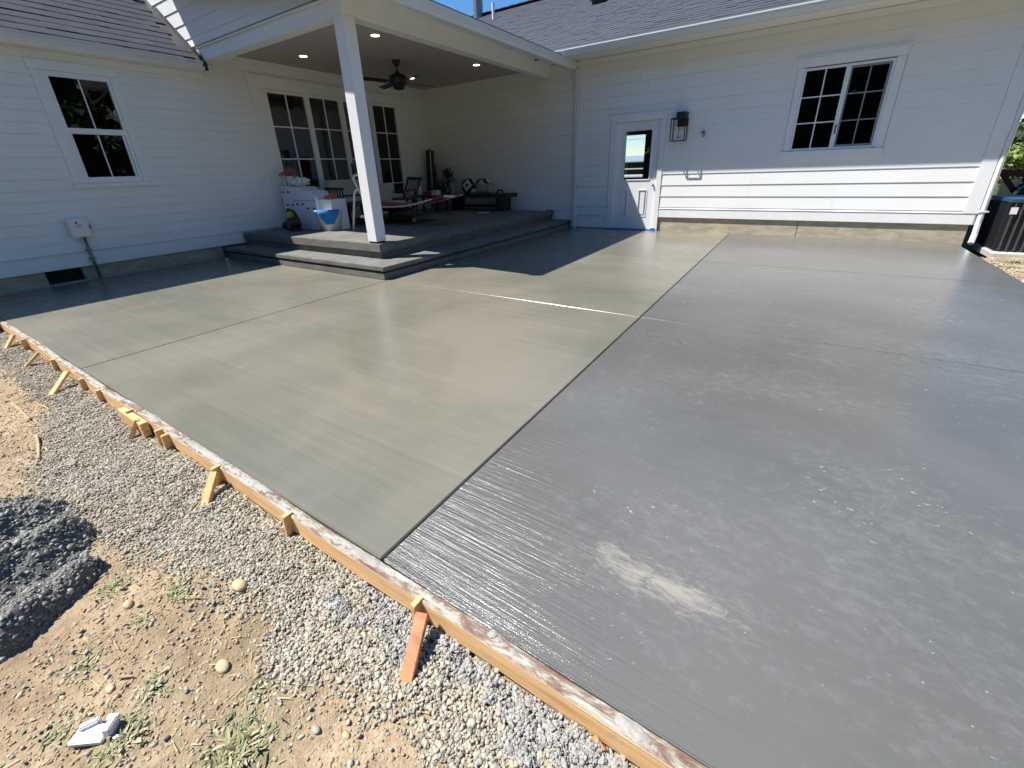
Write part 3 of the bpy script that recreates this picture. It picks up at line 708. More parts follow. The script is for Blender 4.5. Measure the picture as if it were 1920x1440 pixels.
for k in range(3):
    a = R(120*k+10); p = (cx_+.045*math.cos(a), cy_+.045*math.sin(a))
    MB().tube([(cx_, cy_, 1.715), (*p, 1.722), (*p, 1.75)], .005, 6).build('candle_arm', 'black_metal', lan)
    MB().lathe([(.012, 1.75), (.012, 1.81), (.007, 1.815), (.013, 1.835), (.003, 1.87)], (*p, 0), 10).build('candle', 'white_tube', lan)
br = MB().tube([(1.615, -.018, 1.765), (1.645, -.05, 1.790), (1.672, -.05, 1.780)], .018, 8); br.tube([(1.668, -.05, 1.785), (1.662, -.05, 1.74), (1.655, -.045, 1.695)], .018, 8, .6)
tag(br.build('hose_hook', 'grey_metal', bevel=0), 'small grey hook shaped fitting on the siding right of lantern', 'wall hook')
tp = MB().box(-.13, .83, -.030, -.025, .001, .020); tp.box(.835, .935, -.031, -.026, .001, .050)
tag(tp.build('masking_tape', 'tape_blue'), 'blue masking tape along the foot of the side door', 'tape')
# meter box
mb_ = thing('junction_box', 'pale grey utility box with a red sticker on the left wall', 'utility box', (XA+.014, -7.385, .60))
MB().box(XA+.014, XA+.12, -7.49, -7.28, .605, .852).build('cover', 'white_vinyl', mb_, bevel=.012)
MB().lathe([(.016, 0), (.016, .001)], (0, 0, 0), 16)
st_ = MB().tube([(XA+.1195, -7.40, .80), (XA+.1215, -7.40, .80)], .016, 16); st_.build('sticker', 'red_plastic', mb_)
ink = MB()
for i, (a, b) in enumerate(((-7.425, -7.355), (-7.42, -7.35), (-7.40, -7.36))): ink.box(XA+.120, XA+.1212, a, b, .768-.016*i, .774-.016*i)
ink.build('print', 'ink_grey', mb_)
MB().box(XA+.03, XA+.10, -7.279, -7.262, .70, .76).build('latch', 'dark_metal', mb_)
cdt = MB().tube([(XA+.06, -7.365, .606), (XA+.06, -7.365, .012)], .017, 10)
cdt.build('conduit', 'grey_metal', mb_, smooth=True)
for z in (.42, .30): MB().box(XA+.015, XA+.082, -7.40, -7.33, z, z+.014).build('strap', 'grey_metal', mb_)

# ---------------------------------------------------------------- form boards and stakes
def form(x0, x1, yo, lab):
    L = x1-x0; t = thing('form_board', lab, 'form board', (x0, yo, -.09), 'timber form along the patio edge')
    # slightly bowed plank
    m = MB(); n_ = max(4, int(L/.25)); V = []
    for i in range(n_+1):
        x = x0+L*i/n_; dy = .004*math.sin(x*2.1)+.003*math.sin(x*5.3)
        V += [(x, yo+dy, -.093), (x, yo-.040+dy, -.093), (x, yo-.040+dy, -.003), (x, yo+dy, -.003)]
    F = [(0, 1, 2, 3), (4*n_+3, 4*n_+2, 4*n_+1, 4*n_)]
    for i in range(n_):
        b = 4*i; F += [(b+k, b+(k+1) % 4, b+4+(k+1) % 4, b+4+k) for k in range(4)]
    m.add(V, F).build('plank', 'form_pine', t, bevel=.002)
    # crust of cement left on the top edge: ragged sheet that dips under the timber where it has flaked off
    st = .005; nx = int(L/st); ny = 15; V = []; F = []
    for i in range(nx+1):
        x = x0+st*i; dy = .004*math.sin(x*2.1)+.003*math.sin(x*5.3)
        for j in range(ny):
            y = yo-.042+j*.0031+dy; c = (j-8.5)/6.
            d = .55*fbm(x, y, 5, 4, 1.7)+.34*fbm(x, y, 38, 3, 4.)-.02-.34*c*c
            V.append((x, y, -.003+max(-.006, min(.0065, .012*d+.0015*fbm(x, y, 150, 2, 7.)))))
    for i in range(nx):
        for j in range(ny-1): F.append((i*ny+j, (i+1)*ny+j, (i+1)*ny+j+1, i*ny+j+1))
    o = MB().add(V, F).build('cement_crust', 'cement_crust', t, smooth=True); o['kind'] = 'stuff'
form(-5.0, .215, YF-.003, 'long pine form board along the far half of the patio edge')
form(.225, 5.4, YF-.003, 'long pine form board along the near half of the patio edge')
tag(MB().box(.05, .40, YF-.084, YF-.046, -.10, -.012).build('form_board', 'stake_pine', bevel=.002), 'short pine splice block outside the joint of two form boards', 'form board', 'timber form along the patio edge')
def stake(x, lean, top, lab, mat='stake_pine', y=YF-.054):
    m = MB(); a = Vector((x-lean*.3, y-.001, -.22)); b = Vector((x, y+.000, top)); m.bar(a, b, .019, .040, up=(0, 1, 0))
    tag(m.build('wooden_stake', mat, bevel=.0015), lab, 'wooden stake', 'stakes holding the form boards')
def brace(x0, x1, y1, lab, mat='stake_pine', z1=-.125, wd_=.036):
    m = MB(); p, q = Vector((x0, YF-.070, -.004)), Vector((x1, y1, z1)); q = q+(q-p).normalized()*.05; m.bar(p, q, wd_, .021, up=(0, 0, 1))
    tag(m.build('wooden_brace', mat, bevel=.0015), lab, 'wooden brace', 'slanted braces against the form boards')
stake(2.560, .05, .004, 'split topped pine stake behind the orange brace'); stake(1.835, .08, .006, 'lone upright pine stake midway between the two near braces', 'stake_pine')
stake(1.235, .06, .004, 'pine stake touching the second nearest brace'); stake(.665, .04, -.006, 'upright pine stake just right of its twin beyond the board splice')
stake(.585, .05, .000, 'short pine stake just left of its twin near the board splice'); stake(.165, .05, .002, 'pine stake at the left end of the splice block', y=YF-.056)
stake(-.37, .06, .0, 'pine stake with dark shadow left of the splice'); stake(-.73, .04, -.004, 'short pine stake right of the middle brace')
stake(-1.42, .04, .0, 'pine stake between the two far braces'); stake(-2.35, .05, .0, 'farthest small pine stake near the wall shade')
brace(2.600, 2.655, -8.835, 'orange stained slanted brace nearest the camera', 'stake_orange', wd_=.040); brace(1.262, 1.325, -8.785, 'pale slanted brace second nearest the camera')
brace(-.99, -.88, -8.835, 'middle slanted brace with splintered pale foot'); brace(-1.75, -1.78, -8.81, 'slanted brace second from the far end'); brace(-2.62, -2.58, -8.78, 'slanted brace at the far end in the corner')
brace(.335, .30, -8.735, 'stubby slanted brace under the splice block', wd_=.03)

# ---------------------------------------------------------------- gravel, wet pile, dirt details
bx_ = [-5.2, -1.9, -.7, .0, .45, 1.04, 1.45, 1.75, 2.0, 2.28, 2.61, 2.94, 3.6, 4.6]; by_ = [-8.84, -8.86, -8.86, -9.02, -9.16, -9.12, -9.03, -8.95, -8.93, -8.975, -8.90, -8.85, -8.80, -8.78]
def pile_r(x, y): return math.hypot((x-.95)/.60, (y+9.41)/.325)
def pile_h(x, y):
    r = pile_r(x, y)*(1+.16*fbm(x, y, 5, 3, 2.2))
    if r >= 1: return 0
    th = (x-.95)+.35*(y+9.41)
    h = .125*(1-r**2.6)**.5
    fold = math.sin(th*19+1.6*fbm(x, y, 3.2, 2, 8.)-1.2)
    return max(.006, h*(.66+.50*fold)+.012*fbm(x, y, 12, 3, 6.))
def gtop(x, y): return grd(x, y)+.012*max(0, 1-(YF-.04-y)/.25)
P = []; C = []
tries = 0
while len(P) < 84000 and tries < 420000:
    tries += 1
    x = random.uniform(-3.6, 4.3); y = random.uniform(-9.55, YF-.046)
    if x < -.5 and random.random() > .75: continue
    b = np.interp(x, bx_, by_)+.07*fbm(x, y, 5, 3, 9.)
    e = (y-b)/.09
    pk = 1 if e > .4 else (.025+.65*max(0, min(1, (e+.9)/1.3))**1.6)
    if random.random() > pk: continue
    if pile_r(x, y) < .93: continue
    c = .55*fbm(x, y, 2.6, 3, 4.4)+.62*max(0, 1-abs(y-YF+.06)/.16)*(x > 2.2)+.22*(x > 2.72)
    C.append(c); P.append((x, y, gtop(x, y)+random.uniform(-.004, .007)))
P = np.array(P); C = np.array(C); cem = C > .52
rad = np.minimum(rng.gamma(4, .00088, len(P))+.0012, .0078); near = P[:, 0] > 2.15
stones('gravel', P[~cem & near], rad[~cem & near], 'pea_gravel', ICO2); stones('gravel', P[~cem & ~near], rad[~cem & ~near], 'pea_gravel', ICO1)
stones('cement_coated_gravel', P[cem], rad[cem]*1.0, 'cement_gravel', ICO1, jitter=.3)
# spilled cement clumps by the form
CL = []
for cx, cy, n_, sp in ((2.30, -8.765, 7, .045), (2.22, -8.74, 4, .03), (3.0, -8.70, 12, .075), (3.17, -8.69, 13, .05), (2.82, -8.70, 9, .05), (3.30, -8.69, 11, .05), (2.70, -8.69, 3, .03), (3.08, -8.74, 7, .06)):
    for _ in range(n_):
        lx_, ly_, lr = random.gauss(cx, sp), min(YF-.062, random.gauss(cy, sp*.5)), random.uniform(.008, .030); lb = gtop(lx_, ly_); sd_ = random.random()*9
        for _ in range(int(30+lr*4200)):
            a, u = random.uniform(0, 6.28), random.random()**.6; q_ = lr*u*(1+.45*noise.noise(Vector((math.cos(a)*1.5, math.sin(a)*1.5, sd_))))
            hz = .62*lr*math.sqrt(max(0, 1-u*u))*(1+.5*noise.noise(Vector((a, u*4, sd_))))
            if ly_+q_*math.sin(a) < YF-.05: CL.append((lx_+q_*math.cos(a)*1.2, ly_+q_*math.sin(a), lb+hz+random.uniform(-.002, .002)))
CL = np.array(CL); stones('cement_crumbs', CL, rng.gamma(3, .0008, len(CL))+.0012, 'cement_gravel', ICO1, (.6, .95), jitter=.4)
# wet concrete pile
pt = thing('concrete_pile', 'dark wet mound of spilled concrete and stones on the dirt', 'concrete pile', (.95, -9.41, -.11))
nx, ny = 150, 90; V = []; F = []
for j in range(ny):
    for i in range(nx):
        x, y = .30+1.30*i/(nx-1), -9.78+.74*j/(ny-1); V.append((x, y, grd(x, y)-.012+pile_h(x, y)+(0.0 if pile_r(x, y) < 1.02 else -.03)))
for j in range(ny-1):
    for i in range(nx-1): F.append((j*nx+i, j*nx+i+1, (j+1)*nx+i+1, (j+1)*nx+i))
mm = MB().add(V, F).build('mound', 'wet_aggregate', pt, smooth=True)
PP = []
while len(PP) < 11000:
    x, y = random.uniform(.3, 1.6), random.uniform(-9.76, -9.06)
    if pile_r(x, y) < 1.03+.05*random.random(): PP.append((x, y, grd(x, y)-.0145+pile_h(x, y)+random.uniform(-.003, .003)))
PP = np.array(PP); stones('aggregate', PP, rng.gamma(5, .0010, len(PP))+.0016, 'wet_aggregate', ICO1, parent=pt)
# rubble beside the right edge of the patio
RB = np.array([(x, y, grd(x, y)+.002) for x, y in ((5.50+abs(random.gauss(0, .35)), random.uniform(-4.5, -.55)) for _ in range(900))])
stones('edge_rubble', RB, np.minimum(rng.gamma(3, .0028, len(RB))+.003, .03), 'pea_gravel', ICO1, jitter=.3)
# grit and small clods on the dirt
def scatter(n_, x0, x1, y0, y1):
    out = []
    while len(out) < n_:
        x, y = random.uniform(x0, x1), random.uniform(y0, y1)
        if pile_r(x, y) > 1.03 and y < np.interp(x, bx_, by_)+.06: out.append((x, y, grd(x, y)))
    return np.array(out)
Q = scatter(13000, -1.2, 3.4, -9.75, -8.78); stones('dirt_grit', Q+np.array((0, 0, .0005)), rng.gamma(3, .0009, len(Q))+.0008, 'grit', ICO1)
Q = scatter(80, -.6, 3.2, -9.7, -8.8); stones('dirt_pebbles', Q, rng.gamma(5, .0009, len(Q))+.002, 'pea_gravel', ICO2)
def straws(name, n_, x0, x1, y0, y1, mat='straw', L=(.01, .05)):
    S = scatter(n_, x0, x1, y0, y1); m = []
    for p in S:
        a = random.uniform(0, math.pi); l = random.uniform(*L)/2; d = np.array((math.cos(a), math.sin(a), random.uniform(-.1, .15)))*l; s_ = np.array((-math.sin(a), math.cos(a), .3))*random.uniform(.0007, .0018)
        c = p+np.array((0, 0, .004+abs(d[2]))); m.append([c-d-s_, c+d-s_, c+d+s_, c-d+s_])
    o = quads(name, np.array(m), mat, rng.uniform(.3, 1, len(m))); o['kind'] = 'stuff'; return o
straws('straw_bits', 380, -1.0, 3.3, -9.7, -8.75); straws('leaf_litter', 900, -1.2, 3.2, -9.72, -8.85, 'weed_leaf', (.006, .022))
def rock(x, y, r, lab, mat, flat=.55):
    V_, F_ = ICO2; m = MB(); s0 = random.random()*9
    m.add([(x+v[0]*r*1.25*(1+.25*noise.noise(Vector(v)*1.3+Vector((s0, 0, 0)))), y+v[1]*r*.85*(1+.2*noise.noise(Vector(v)*1.7+Vector((0, s0, 0)))), grd(x, y)+r*.3+v[2]*r*flat) for v in V_], [tuple(f) for f in F_])
    tag(m.build('stone', mat, smooth=True), lab, 'stone', 'loose stones on the dirt')
rock(1.894, -8.905, .026, 'large smooth beige stone at the gravel edge', 'stone_beige'); rock(1.624, -9.151, .017, 'rounded beige stone beside the weeds near the wet pile', 'stone_beige', .7)
rock(2.129, -9.076, .021, 'flat tan stone with dark notch on bare dirt', 'stone_beige', .45); rock(1.908, -9.285, .014, 'small tan stone just above the white foam scrap', 'stone_beige')
rock(2.52, -9.02, .011, 'small grey stone in bare dirt near the gravel', 'stone_grey'); rock(2.60, -8.985, .010, 'tiny pale stone on bare dirt nearest the gravel tip', 'stone_beige')
def stick(p, q, r, lab, mat='stick_wood'):
    m = MB(); P_ = [Vector((*p, 0)), (Vector((*p, 0))+Vector((*q, 0)))/2+Vector((.003, .004, 0)), Vector((*q, 0))]
    m.tube([(v.x, v.y, grd(v.x, v.y)+r*1.4+.004) for v in P_], r, 6, .7); tag(m.build('stick', mat), lab, 'stick', 'dry sticks on the ground')
stick((1.79, -9.035), (1.835, -9.00), .0028, 'short pale stick beside the weeds near the gravel'); stick((1.90, -9.26), (1.93, -9.235), .0045, 'splintered wood chip standing out from the dirt above the foam')
stick((-.22, -9.02), (.12, -9.08), .008, 'pale split stick lying on gravel at left edge'); stick((-.95, -9.0), (-.55, -8.99), .009, 'weathered stick on dirt far left'); stick((-.75, -8.90), (-.62, -8.885), .006, 'pale stick near the foot of the middle brace')
stick((2.70, -8.86), (2.76, -8.83), .0018, 'thin straw stalk beside the orange brace foot', 'straw'); stick((2.74, -8.87), (2.79, -8.865), .0018, 'lower of two thin straw stalks right of the orange brace', 'straw')
lf = MB().add([(3.15, -8.665, grd(3.15, -8.66)+.02), (3.185, -8.675, grd(3.15, -8.66)+.018), (3.20, -8.665, grd(3.15, -8.66)+.03), (3.17, -8.652, grd(3.15, -8.66)+.035), (3.15, -8.666, grd(3.15, -8.66)+.016), (3.185, -8.676, grd(3.15, -8.66)+.014), (3.20, -8.666, grd(3.15, -8.66)+.026), (3.17, -8.653, grd(3.15, -8.66)+.031)],
              [(0, 1, 2, 3), (7, 6, 5, 4), (0, 4, 5, 1), (1, 5, 6, 2), (2, 6, 7, 3), (3, 7, 4, 0)])
tag(lf.build('wood_chip', 'leaf_orange'), 'orange brown wood chip in the cement crumbs by the form', 'wood chip')
# white foam scrap: bent L of packing foam
fm = MB(); c0 = Vector((2.03, -9.345, grd(2.03, -9.345)))
d1 = Vector((.80, .60, 0)).normalized(); d2 = Vector((-.6, .8, 0)).normalized()
fm.obox(c0+Vector((0, 0, .012))-d1*.012, d1, d2, (0, 0, 1), .044, .022, .008); fm.obox(c0+d1*.036+Vector((0, 0, .022))+d2*.007, d1, d2, (0, .12, 1), .010, .018, .021)
fm.obox(c0-d1*.028+d2*.020+Vector((0, 0, .018)), d1+d2*.5, d2-d1*.5, (0, 0, 1), .021, .008, .014); fm.obox(c0+d1*.020+d2*.034+Vector((0, 0, .016)), d1, d2, (.2, 0, 1), .016, .007, .013)
tag(fm.build('foam_scrap', 'foam_white', bevel=.003), 'broken scrap of white packing foam lying on the dirt', 'foam scrap')
fm = MB().obox((2.085, -9.318, grd(2.085, -9.318)+.006), (1, .4, 0), (-.4, 1, .2), (0, -.2, 1), .008, .005, .003)
tag(fm.build('foam_scrap', 'foam_white', bevel=.001), 'tiny white foam crumb beside the larger scrap', 'foam scrap')
# weeds
def weed(x, y, r, n_, lab, h=.03, seed=0):
    r2 = random.Random(seed); m = []; t = thing('weed', lab, 'weed', (x, y, grd(x, y)), 'weeds on the dirt')
    for _ in range(int(n_*1.4)):
        a = r2.uniform(0, 6.28); d = r*abs(r2.gauss(0, .62)); bx, by = x+d*math.cos(a), y+d*math.sin(a); l = r2.uniform(.25, 1)*h*1.05; a2 = r2.uniform(0, 6.28); w_ = r2.uniform(.0014, .0048)
        el = r2.uniform(-.05, .75); dv = np.array((math.cos(a2)*math.cos(el), math.sin(a2)*math.cos(el), math.sin(el)))*l; s_ = np.array((-math.sin(a2), math.cos(a2), r2.uniform(-.3, .3)))*w_
        b0 = np.array((bx, by, grd(bx, by))); mid = b0+dv*.5; e_ = b0+dv*np.array((1, 1, .8))
        m.append([b0-s_*.5, b0+s_*.5, mid+s_, mid-s_]); m.append([mid-s_, mid+s_, e_+s_*.2, e_-s_*.2])
    quads('leaves', np.array(m), 'weed_leaf', np.repeat([r2.random() for _ in range(len(m)//2)], 2), t, (x, y, grd(x, y)))
for i, (x, y, r, n_, lab, h) in enumerate((
    (1.474, -9.145, .05, 110, 'pale green weed tuft touching the edge of the wet pile', .03), (1.722, -9.035, .07, 140, 'straggly weed patch between the gravel and bare dirt', .03),
    (1.734, -9.146, .035, 60, 'small dark rosette weed in the middle of bare dirt', .025), (2.105, -9.305, .06, 150, 'yellow green weed clump beside the white foam scrap', .034),
    (2.385, -9.165, .075, 240, 'largest leafy weed at the bottom edge of the dirt', .045), (1.733, -9.30, .07, 110, 'low faded weed patch left above the foam scrap', .026),
    (2.02, -9.21, .06, 90, 'thin scattered weed right of the wood chip', .024), (-.94, -8.90, .08, 80, 'weed beside the foot of the middle brace', .03),
    (-1.62, -8.82, .08, 80, 'weed near the second far brace', .03), (2.30, -9.06, .05, 50, 'sparse dry weed in the right part of bare dirt', .02), (.30, -8.735, .03, 40, 'tiny bright green sprig in gravel near the splice block', .02),
    (1.92, -9.40, .06, 90, 'low weed at the left bottom corner below foam', .024), (5.95, -.78, .16, 240, 'pale grass tuft in front of the air conditioner pad', .07), (5.78, -1.25, .12, 160, 'dry grass tuft beside the right edge of patio', .06))): weed(x, y, r, n_, lab, h, i)

# ---------------------------------------------------------------- porch contents
# stepped white cabinet
cb = thing('stepped_cabinet', 'white stepped wooden cabinet with dark round knobs against porch corner', 'cabinet', (-4.5, -4.30, UZ))
MB().box(-4.94, -4.58, -4.40, -4.10, UZ, 1.13).build('tall_section', 'cabinet_paint', cb, bevel=.004)
prof = [(-4.577, UZ), (-4.577, 1.115), (-4.30, 1.115), (-4.18, 1.055), (-4.06, 1.05), (-3.98, 1.03), (-3.90, .97), (-3.868, .91), (-3.868, UZ)]
MB().add([(p[0], -4.43, p[1]) for p in prof]+[(p[0], -4.10, p[1]) for p in prof], [tuple(range(9)), tuple(range(9, 18))[::-1]]+[(i, 9+i, 9+(i+1) % 9, (i+1) % 9) for i in range(9)]).build('middle_section', 'cabinet_paint', cb, bevel=.003)
MB().box(-3.866, -3.50, -4.39, -4.08, UZ, .90).build('low_section', 'cabinet_paint', cb, bevel=.004)
MB().box(-4.575, -3.87, -4.436, -4.431, .875, .882).build('shelf_line', 'screen_grey', cb)
for x, z, y in ((-4.86, 1.03, -4.40), (-4.70, 1.03, -4.40), (-4.80, .80, -4.40), (-4.64, .80, -4.40), (-4.44, .82, -4.43), (-4.27, .82, -4.43), (-4.13, .75, -4.43), (-3.95, .75, -4.43)):
    MB().tube([(x, y-.001, z), (x, y-.020, z)], .016, 12).build('knob', 'black_metal', cb)
pot = thing('flower_pot', 'white pot of reddish dried flowers on the tall cabinet', 'flower pot', (-4.78, -4.25, 1.131))
MB().lathe([(.06, 1.131), (.085, 1.29), (.088, 1.30), (.07, 1.302)], (-4.78, -4.25, 0), 16).build('pot', 'white_bin', pot, smooth=True)
q = []
for _ in range(160):
    v = Vector((random.gauss(0, .07), random.gauss(0, .07), abs(random.gauss(0, .05)))); c = Vector((-4.80, -4.25, 1.31))+v; a = Vector((random.uniform(-1, 1), random.uniform(-1, 1), random.uniform(-1, 1))).normalized()*.018; b = a.orthogonal().normalized()*.014
    q.append([c-a-b, c+a-b, c+a+b, c-a+b])
quads('flowers', np.array(q), 'dried_flower', rng.uniform(0, 1, len(q)), pot, (-4.78, -4.25, 1.131))
bg = MB(); V_, F_ = ICO2
V_, F_ = ico(4); cr = lambda v: 1+.45*noise.noise(Vector(v)*2.2)+.25*noise.noise(Vector(v)*5.5)
bg.add([(-4.45+v[0]*.17*cr(v), -4.27+v[1]*.13*cr(v), 1.195+v[2]*.075*cr(v)) for v in V_], [tuple(f) for f in F_])
tag(bg.build('plastic_bag', 'white_cloth'), 'crumpled white bag lying on top of the white cabinet', 'bag')
to = MB().obox((-3.74, -4.22, .935), (1, .3, .1), (-.3, 1, 0), (0, 0, 1), .09, .045, .032); to.tube([(-3.82, -4.22, .93), (-3.70, -4.2, .985), (-3.60, -4.2, .93)], .016, 6)
tag(to.build('orange_tool', 'orange_plastic', bevel=.006), 'orange hand tool on the lowest cabinet top', 'tool')
bk = thing('bucket', 'white plastic tub with a blue cloth hung over its rim', 'bucket', (-3.66, -4.36, UZ))
MB().lathe([(.185, .004), (.235, .33), (.25, .335), (.25, .35), (.228, .352), (.178, .02)], (-3.66, -4.36, UZ), 28).build('tub', 'white_bin', bk, smooth=True)
tag(MB().add([(-3.66+.256*math.cos(a)*s_, -4.36+.256*math.sin(a)*s_, z) for s_, z, k_ in ((.93, UZ+.362, 1), (1.0, UZ+.357, 1), (.985, UZ+.29, .92), (.95, UZ+.21, .62), (.915, UZ+.12, .36)) for a in [R(-38+(i-4)*12*k_) for i in range(9)]],
             [(r_*9+i, r_*9+i+1, (r_+1)*9+i+1, (r_+1)*9+i) for r_ in range(4) for i in range(8)]).build('cloth', 'cloth_blue', smooth=True), 'bright blue cloth draped over the white tub rim', 'cloth')
tag(MB().box(-3.72, -3.66, -4.33, -4.28, .62, .80).build('red_packet', 'red_plastic', bevel=.004), 'red and white packet sticking out of the tub', 'packet')
bl = thing('power_tool', 'black and yellow shop tool standing on the landing in front of white cabinet', 'power tool', (-4.32, -4.68, UZ))
MB().tube([(-4.28, -4.79, UZ+.145), (-4.25, -4.60, UZ+.145)], .095, 18).build('drum', 'black_metal', bl)
MB().obox((-4.38, -4.63, UZ+.20), (1, .2, 0), (-.2, 1, 0), (0, 0, 1), .065, .06, .13).build('body', 'yellow_plastic', bl, bevel=.02)
MB().tube([(-4.45, -4.66, UZ+.30), (-4.40, -4.66, UZ+.37), (-4.28, -4.64, UZ+.34), (-4.21, -4.64, UZ+.25)], .024, 8).build('handle', 'black_metal', bl, smooth=True)
MB().box(-4.38, -4.20, -4.76, -4.58, UZ+.001, UZ+.05).build('base', 'black_metal', bl, bevel=.01)
MB().tube([(-4.72, -4.60, UZ+.07), (-4.40, -4.62, UZ+.08)], .065, 12).build('hose', 'black_cloth', bl, smooth=True)
# white tube frame (hammock stand)
ts = thing('hammock_stand', 'white bent tube stand in front of the porch seats', 'hammock stand', (-3.0, -4.3, UZ))
MB().tube([(-3.135, -4.30, UZ+.004), (-3.05, -4.29, .72), (-2.985, -4.28, .98), (-2.95, -4.27, 1.04), (-2.885, -4.25, 1.065)], .018, 10).build('upright', 'white_tube', ts, smooth=True)
MB().tube([(-2.60, -4.28, 1.278), (-2.80, -4.26, 1.285), (-2.95, -4.24, 1.272), (-3.01, -4.23, 1.235), (-3.00, -4.23, 1.19), (-2.88, -4.25, 1.03), (-2.70, -4.28, .80), (-2.52, -4.30, .52), (-2.45, -4.31, UZ+.01)], .018, 10).build('brace_tube', 'white_tube', ts, smooth=True)
MB().tube([(-3.14, -4.30, UZ+.02), (-2.60, -4.0, UZ+.03)], .010, 8).build('foot_rail', 'grey_metal', ts)
MB().box(-2.90, -2.62, -4.30, -4.26, .60, .645).build('cross_bar', 'white_tube', ts, bevel=.004)
# hammock: red and white sling
hm = thing('hammock', 'red and white striped hammock sagging across the porch', 'hammock', (-3.2, -3.3, .7))
pr1 = [(-4.55, .83), (-4.35, .785), (-3.9, .745), (-3.5, .72), (-3.1, .712), (-2.7, .735), (-2.35, .785), (-2.05, .85), (-1.85, .89)]
def sling(y0, y1, dz, mat, name, i0=0, i1=None):
    p_ = pr1[i0:i1]; V = [(x, y, z+d+dz) for x, z in p_ for (y, d) in ((y0, 0), (y1, .0), (y1, -.02), (y0, -.02))]; F = []
    for i in range(len(p_)-1):
        b = 4*i; F += [(b+k, b+(k+1) % 4, b+4+(k+1) % 4, b+4+k) for k in range(4)]
    F += [(0, 1, 2, 3), tuple(len(V)-4+k for k in (3, 2, 1, 0))]
    MB().add(V, F).build(name, mat, hm)
sling(-3.46, -3.40, 0, 'white_cloth', 'white_border', 0, 8); sling(-3.399, -2.85, .012, 'red_cloth', 'bed'); sling(-2.849, -2.78, 0, 'white_cloth', 'white_border')
MB().tube([(-1.86, -3.3, .885), (-1.70, -3.2, .87)], .02, 8).build('end_knot', 'white_cloth', hm)
# cushioned bench
be = thing('cushioned_bench', 'dark bench with a tall cream back cushion before the glass doors', 'bench', (-4.5, -2.9, UZ))
MB().box(-4.72, -4.20, -3.66, -1.85, .70, .76).build('seat_frame', 'black_wood', be, bevel=.006)
MB().box(-4.70, -4.22, -3.62, -1.90, .762, .86).build('seat_cushion', 'cream_cushion', be, bevel=.03)
MB().box(-4.72, -4.58, -3.64, -2.72, .862, 1.20).build('back_cushion', 'cream_cushion', be, bevel=.04); MB().box(-4.72, -4.58, -2.70, -1.95, .862, 1.08).build('back_cushion', 'cream_cushion', be, bevel=.04)
for x in (-4.69, -4.25):
    for y in (-3.62, -1.90): MB().box(x-.03, x+.03, y-.03, y+.03, UZ+.001, .699).build('leg', 'black_wood', be)
# black slatted chair
chh = thing('slatted_chair', 'black slatted chair standing beside the white cabinet', 'chair', (-3.95, -3.75, UZ))
MB().box(-4.23, -3.77, -3.92, -3.50, .76, .79).build('seat', 'black_wood', chh, bevel=.004)
MB().bar((-4.24, -3.93, 1.06), (-3.72, -3.93, 1.05), .03, .045).build('top_rail', 'black_wood', chh)
for i in range(7): MB().bar((-4.22+.078*i, -3.93, .78), (-4.22+.078*i, -3.935, 1.04), .022, .014, up=(0, 1, 0)).build('slat', 'black_wood', chh)
for x in (-4.21, -3.79):
    for y in (-3.90, -3.52): MB().box(x-.018, x+.018, y-.018, y+.018, UZ+.001, .759).build('leg', 'black_wood', chh)
MB().bar((-3.75, -3.93, .93), (-3.75, -3.50, .93), .03, .03).build('arm', 'black_wood', chh)
# pale cushioned low chair beyond the post
cc = thing('lounge_chair', 'low chair with pale cream cushions right of the porch post', 'chair', (-3.75, -2.72, UZ))
MB().box(-4.02, -3.52, -2.98, -2.50, .58, .62).build('frame', 'black_wood', cc, bevel=.006)
MB().box(-4.0, -3.54, -2.96, -2.52, .622, .76).build('seat_cushion', 'cream_cushion', cc, bevel=.04)
MB().obox((-3.99, -2.74, .90), (1, 0, -.35), (0, 1, 0), (.35, 0, 1), .05, .22, .19).build('back_cushion', 'cream_cushion', cc, bevel=.03)
for x in (-3.99, -3.55):
    for y in (-2.95, -2.53): MB().box(x-.018, x+.018, y-.018, y+.018, UZ+.011, .579).build('leg', 'black_wood', cc)
# rocking chair
rk = thing('rocking_chair', 'dark red wooden rocking chair near the right door panel', 'rocking chair', (-4.05, -2.0, UZ))
for x in (-4.24, -3.86): MB().bar((x, -2.15, .40), (x-.02, -1.72, 1.19), .035, .03).build('back_post', 'brown_wood', rk)
for i in range(5): MB().bar((-4.19+.07*i, -2.03, .74), (-4.21+.07*i, -1.78, 1.12), .02, .012).build('slat', 'brown_wood', rk)
MB().bar((-4.27, -1.73, 1.17), (-3.85, -1.73, 1.15), .05, .07).build('top_rail', 'brown_wood', rk)
MB().box(-4.27, -3.84, -2.40, -2.0, .74, .775).build('seat', 'brown_wood', rk, bevel=.006)
for x in (-4.29, -3.80):
    MB().tube([(x, -2.62, .44), (x, -2.4, .40), (x, -2.1, .392), (x, -1.8, .41), (x, -1.6, .46)], .018, 6).build('rocker', 'brown_wood', rk); MB().bar((x, -2.42, .93), (x, -1.95, .95), .05, .025).build('arm', 'brown_wood', rk)
    for y in (-2.36, -2.02): MB().bar((x, y, .41), (x, y, .92), .03, .03).build('leg', 'brown_wood', rk)
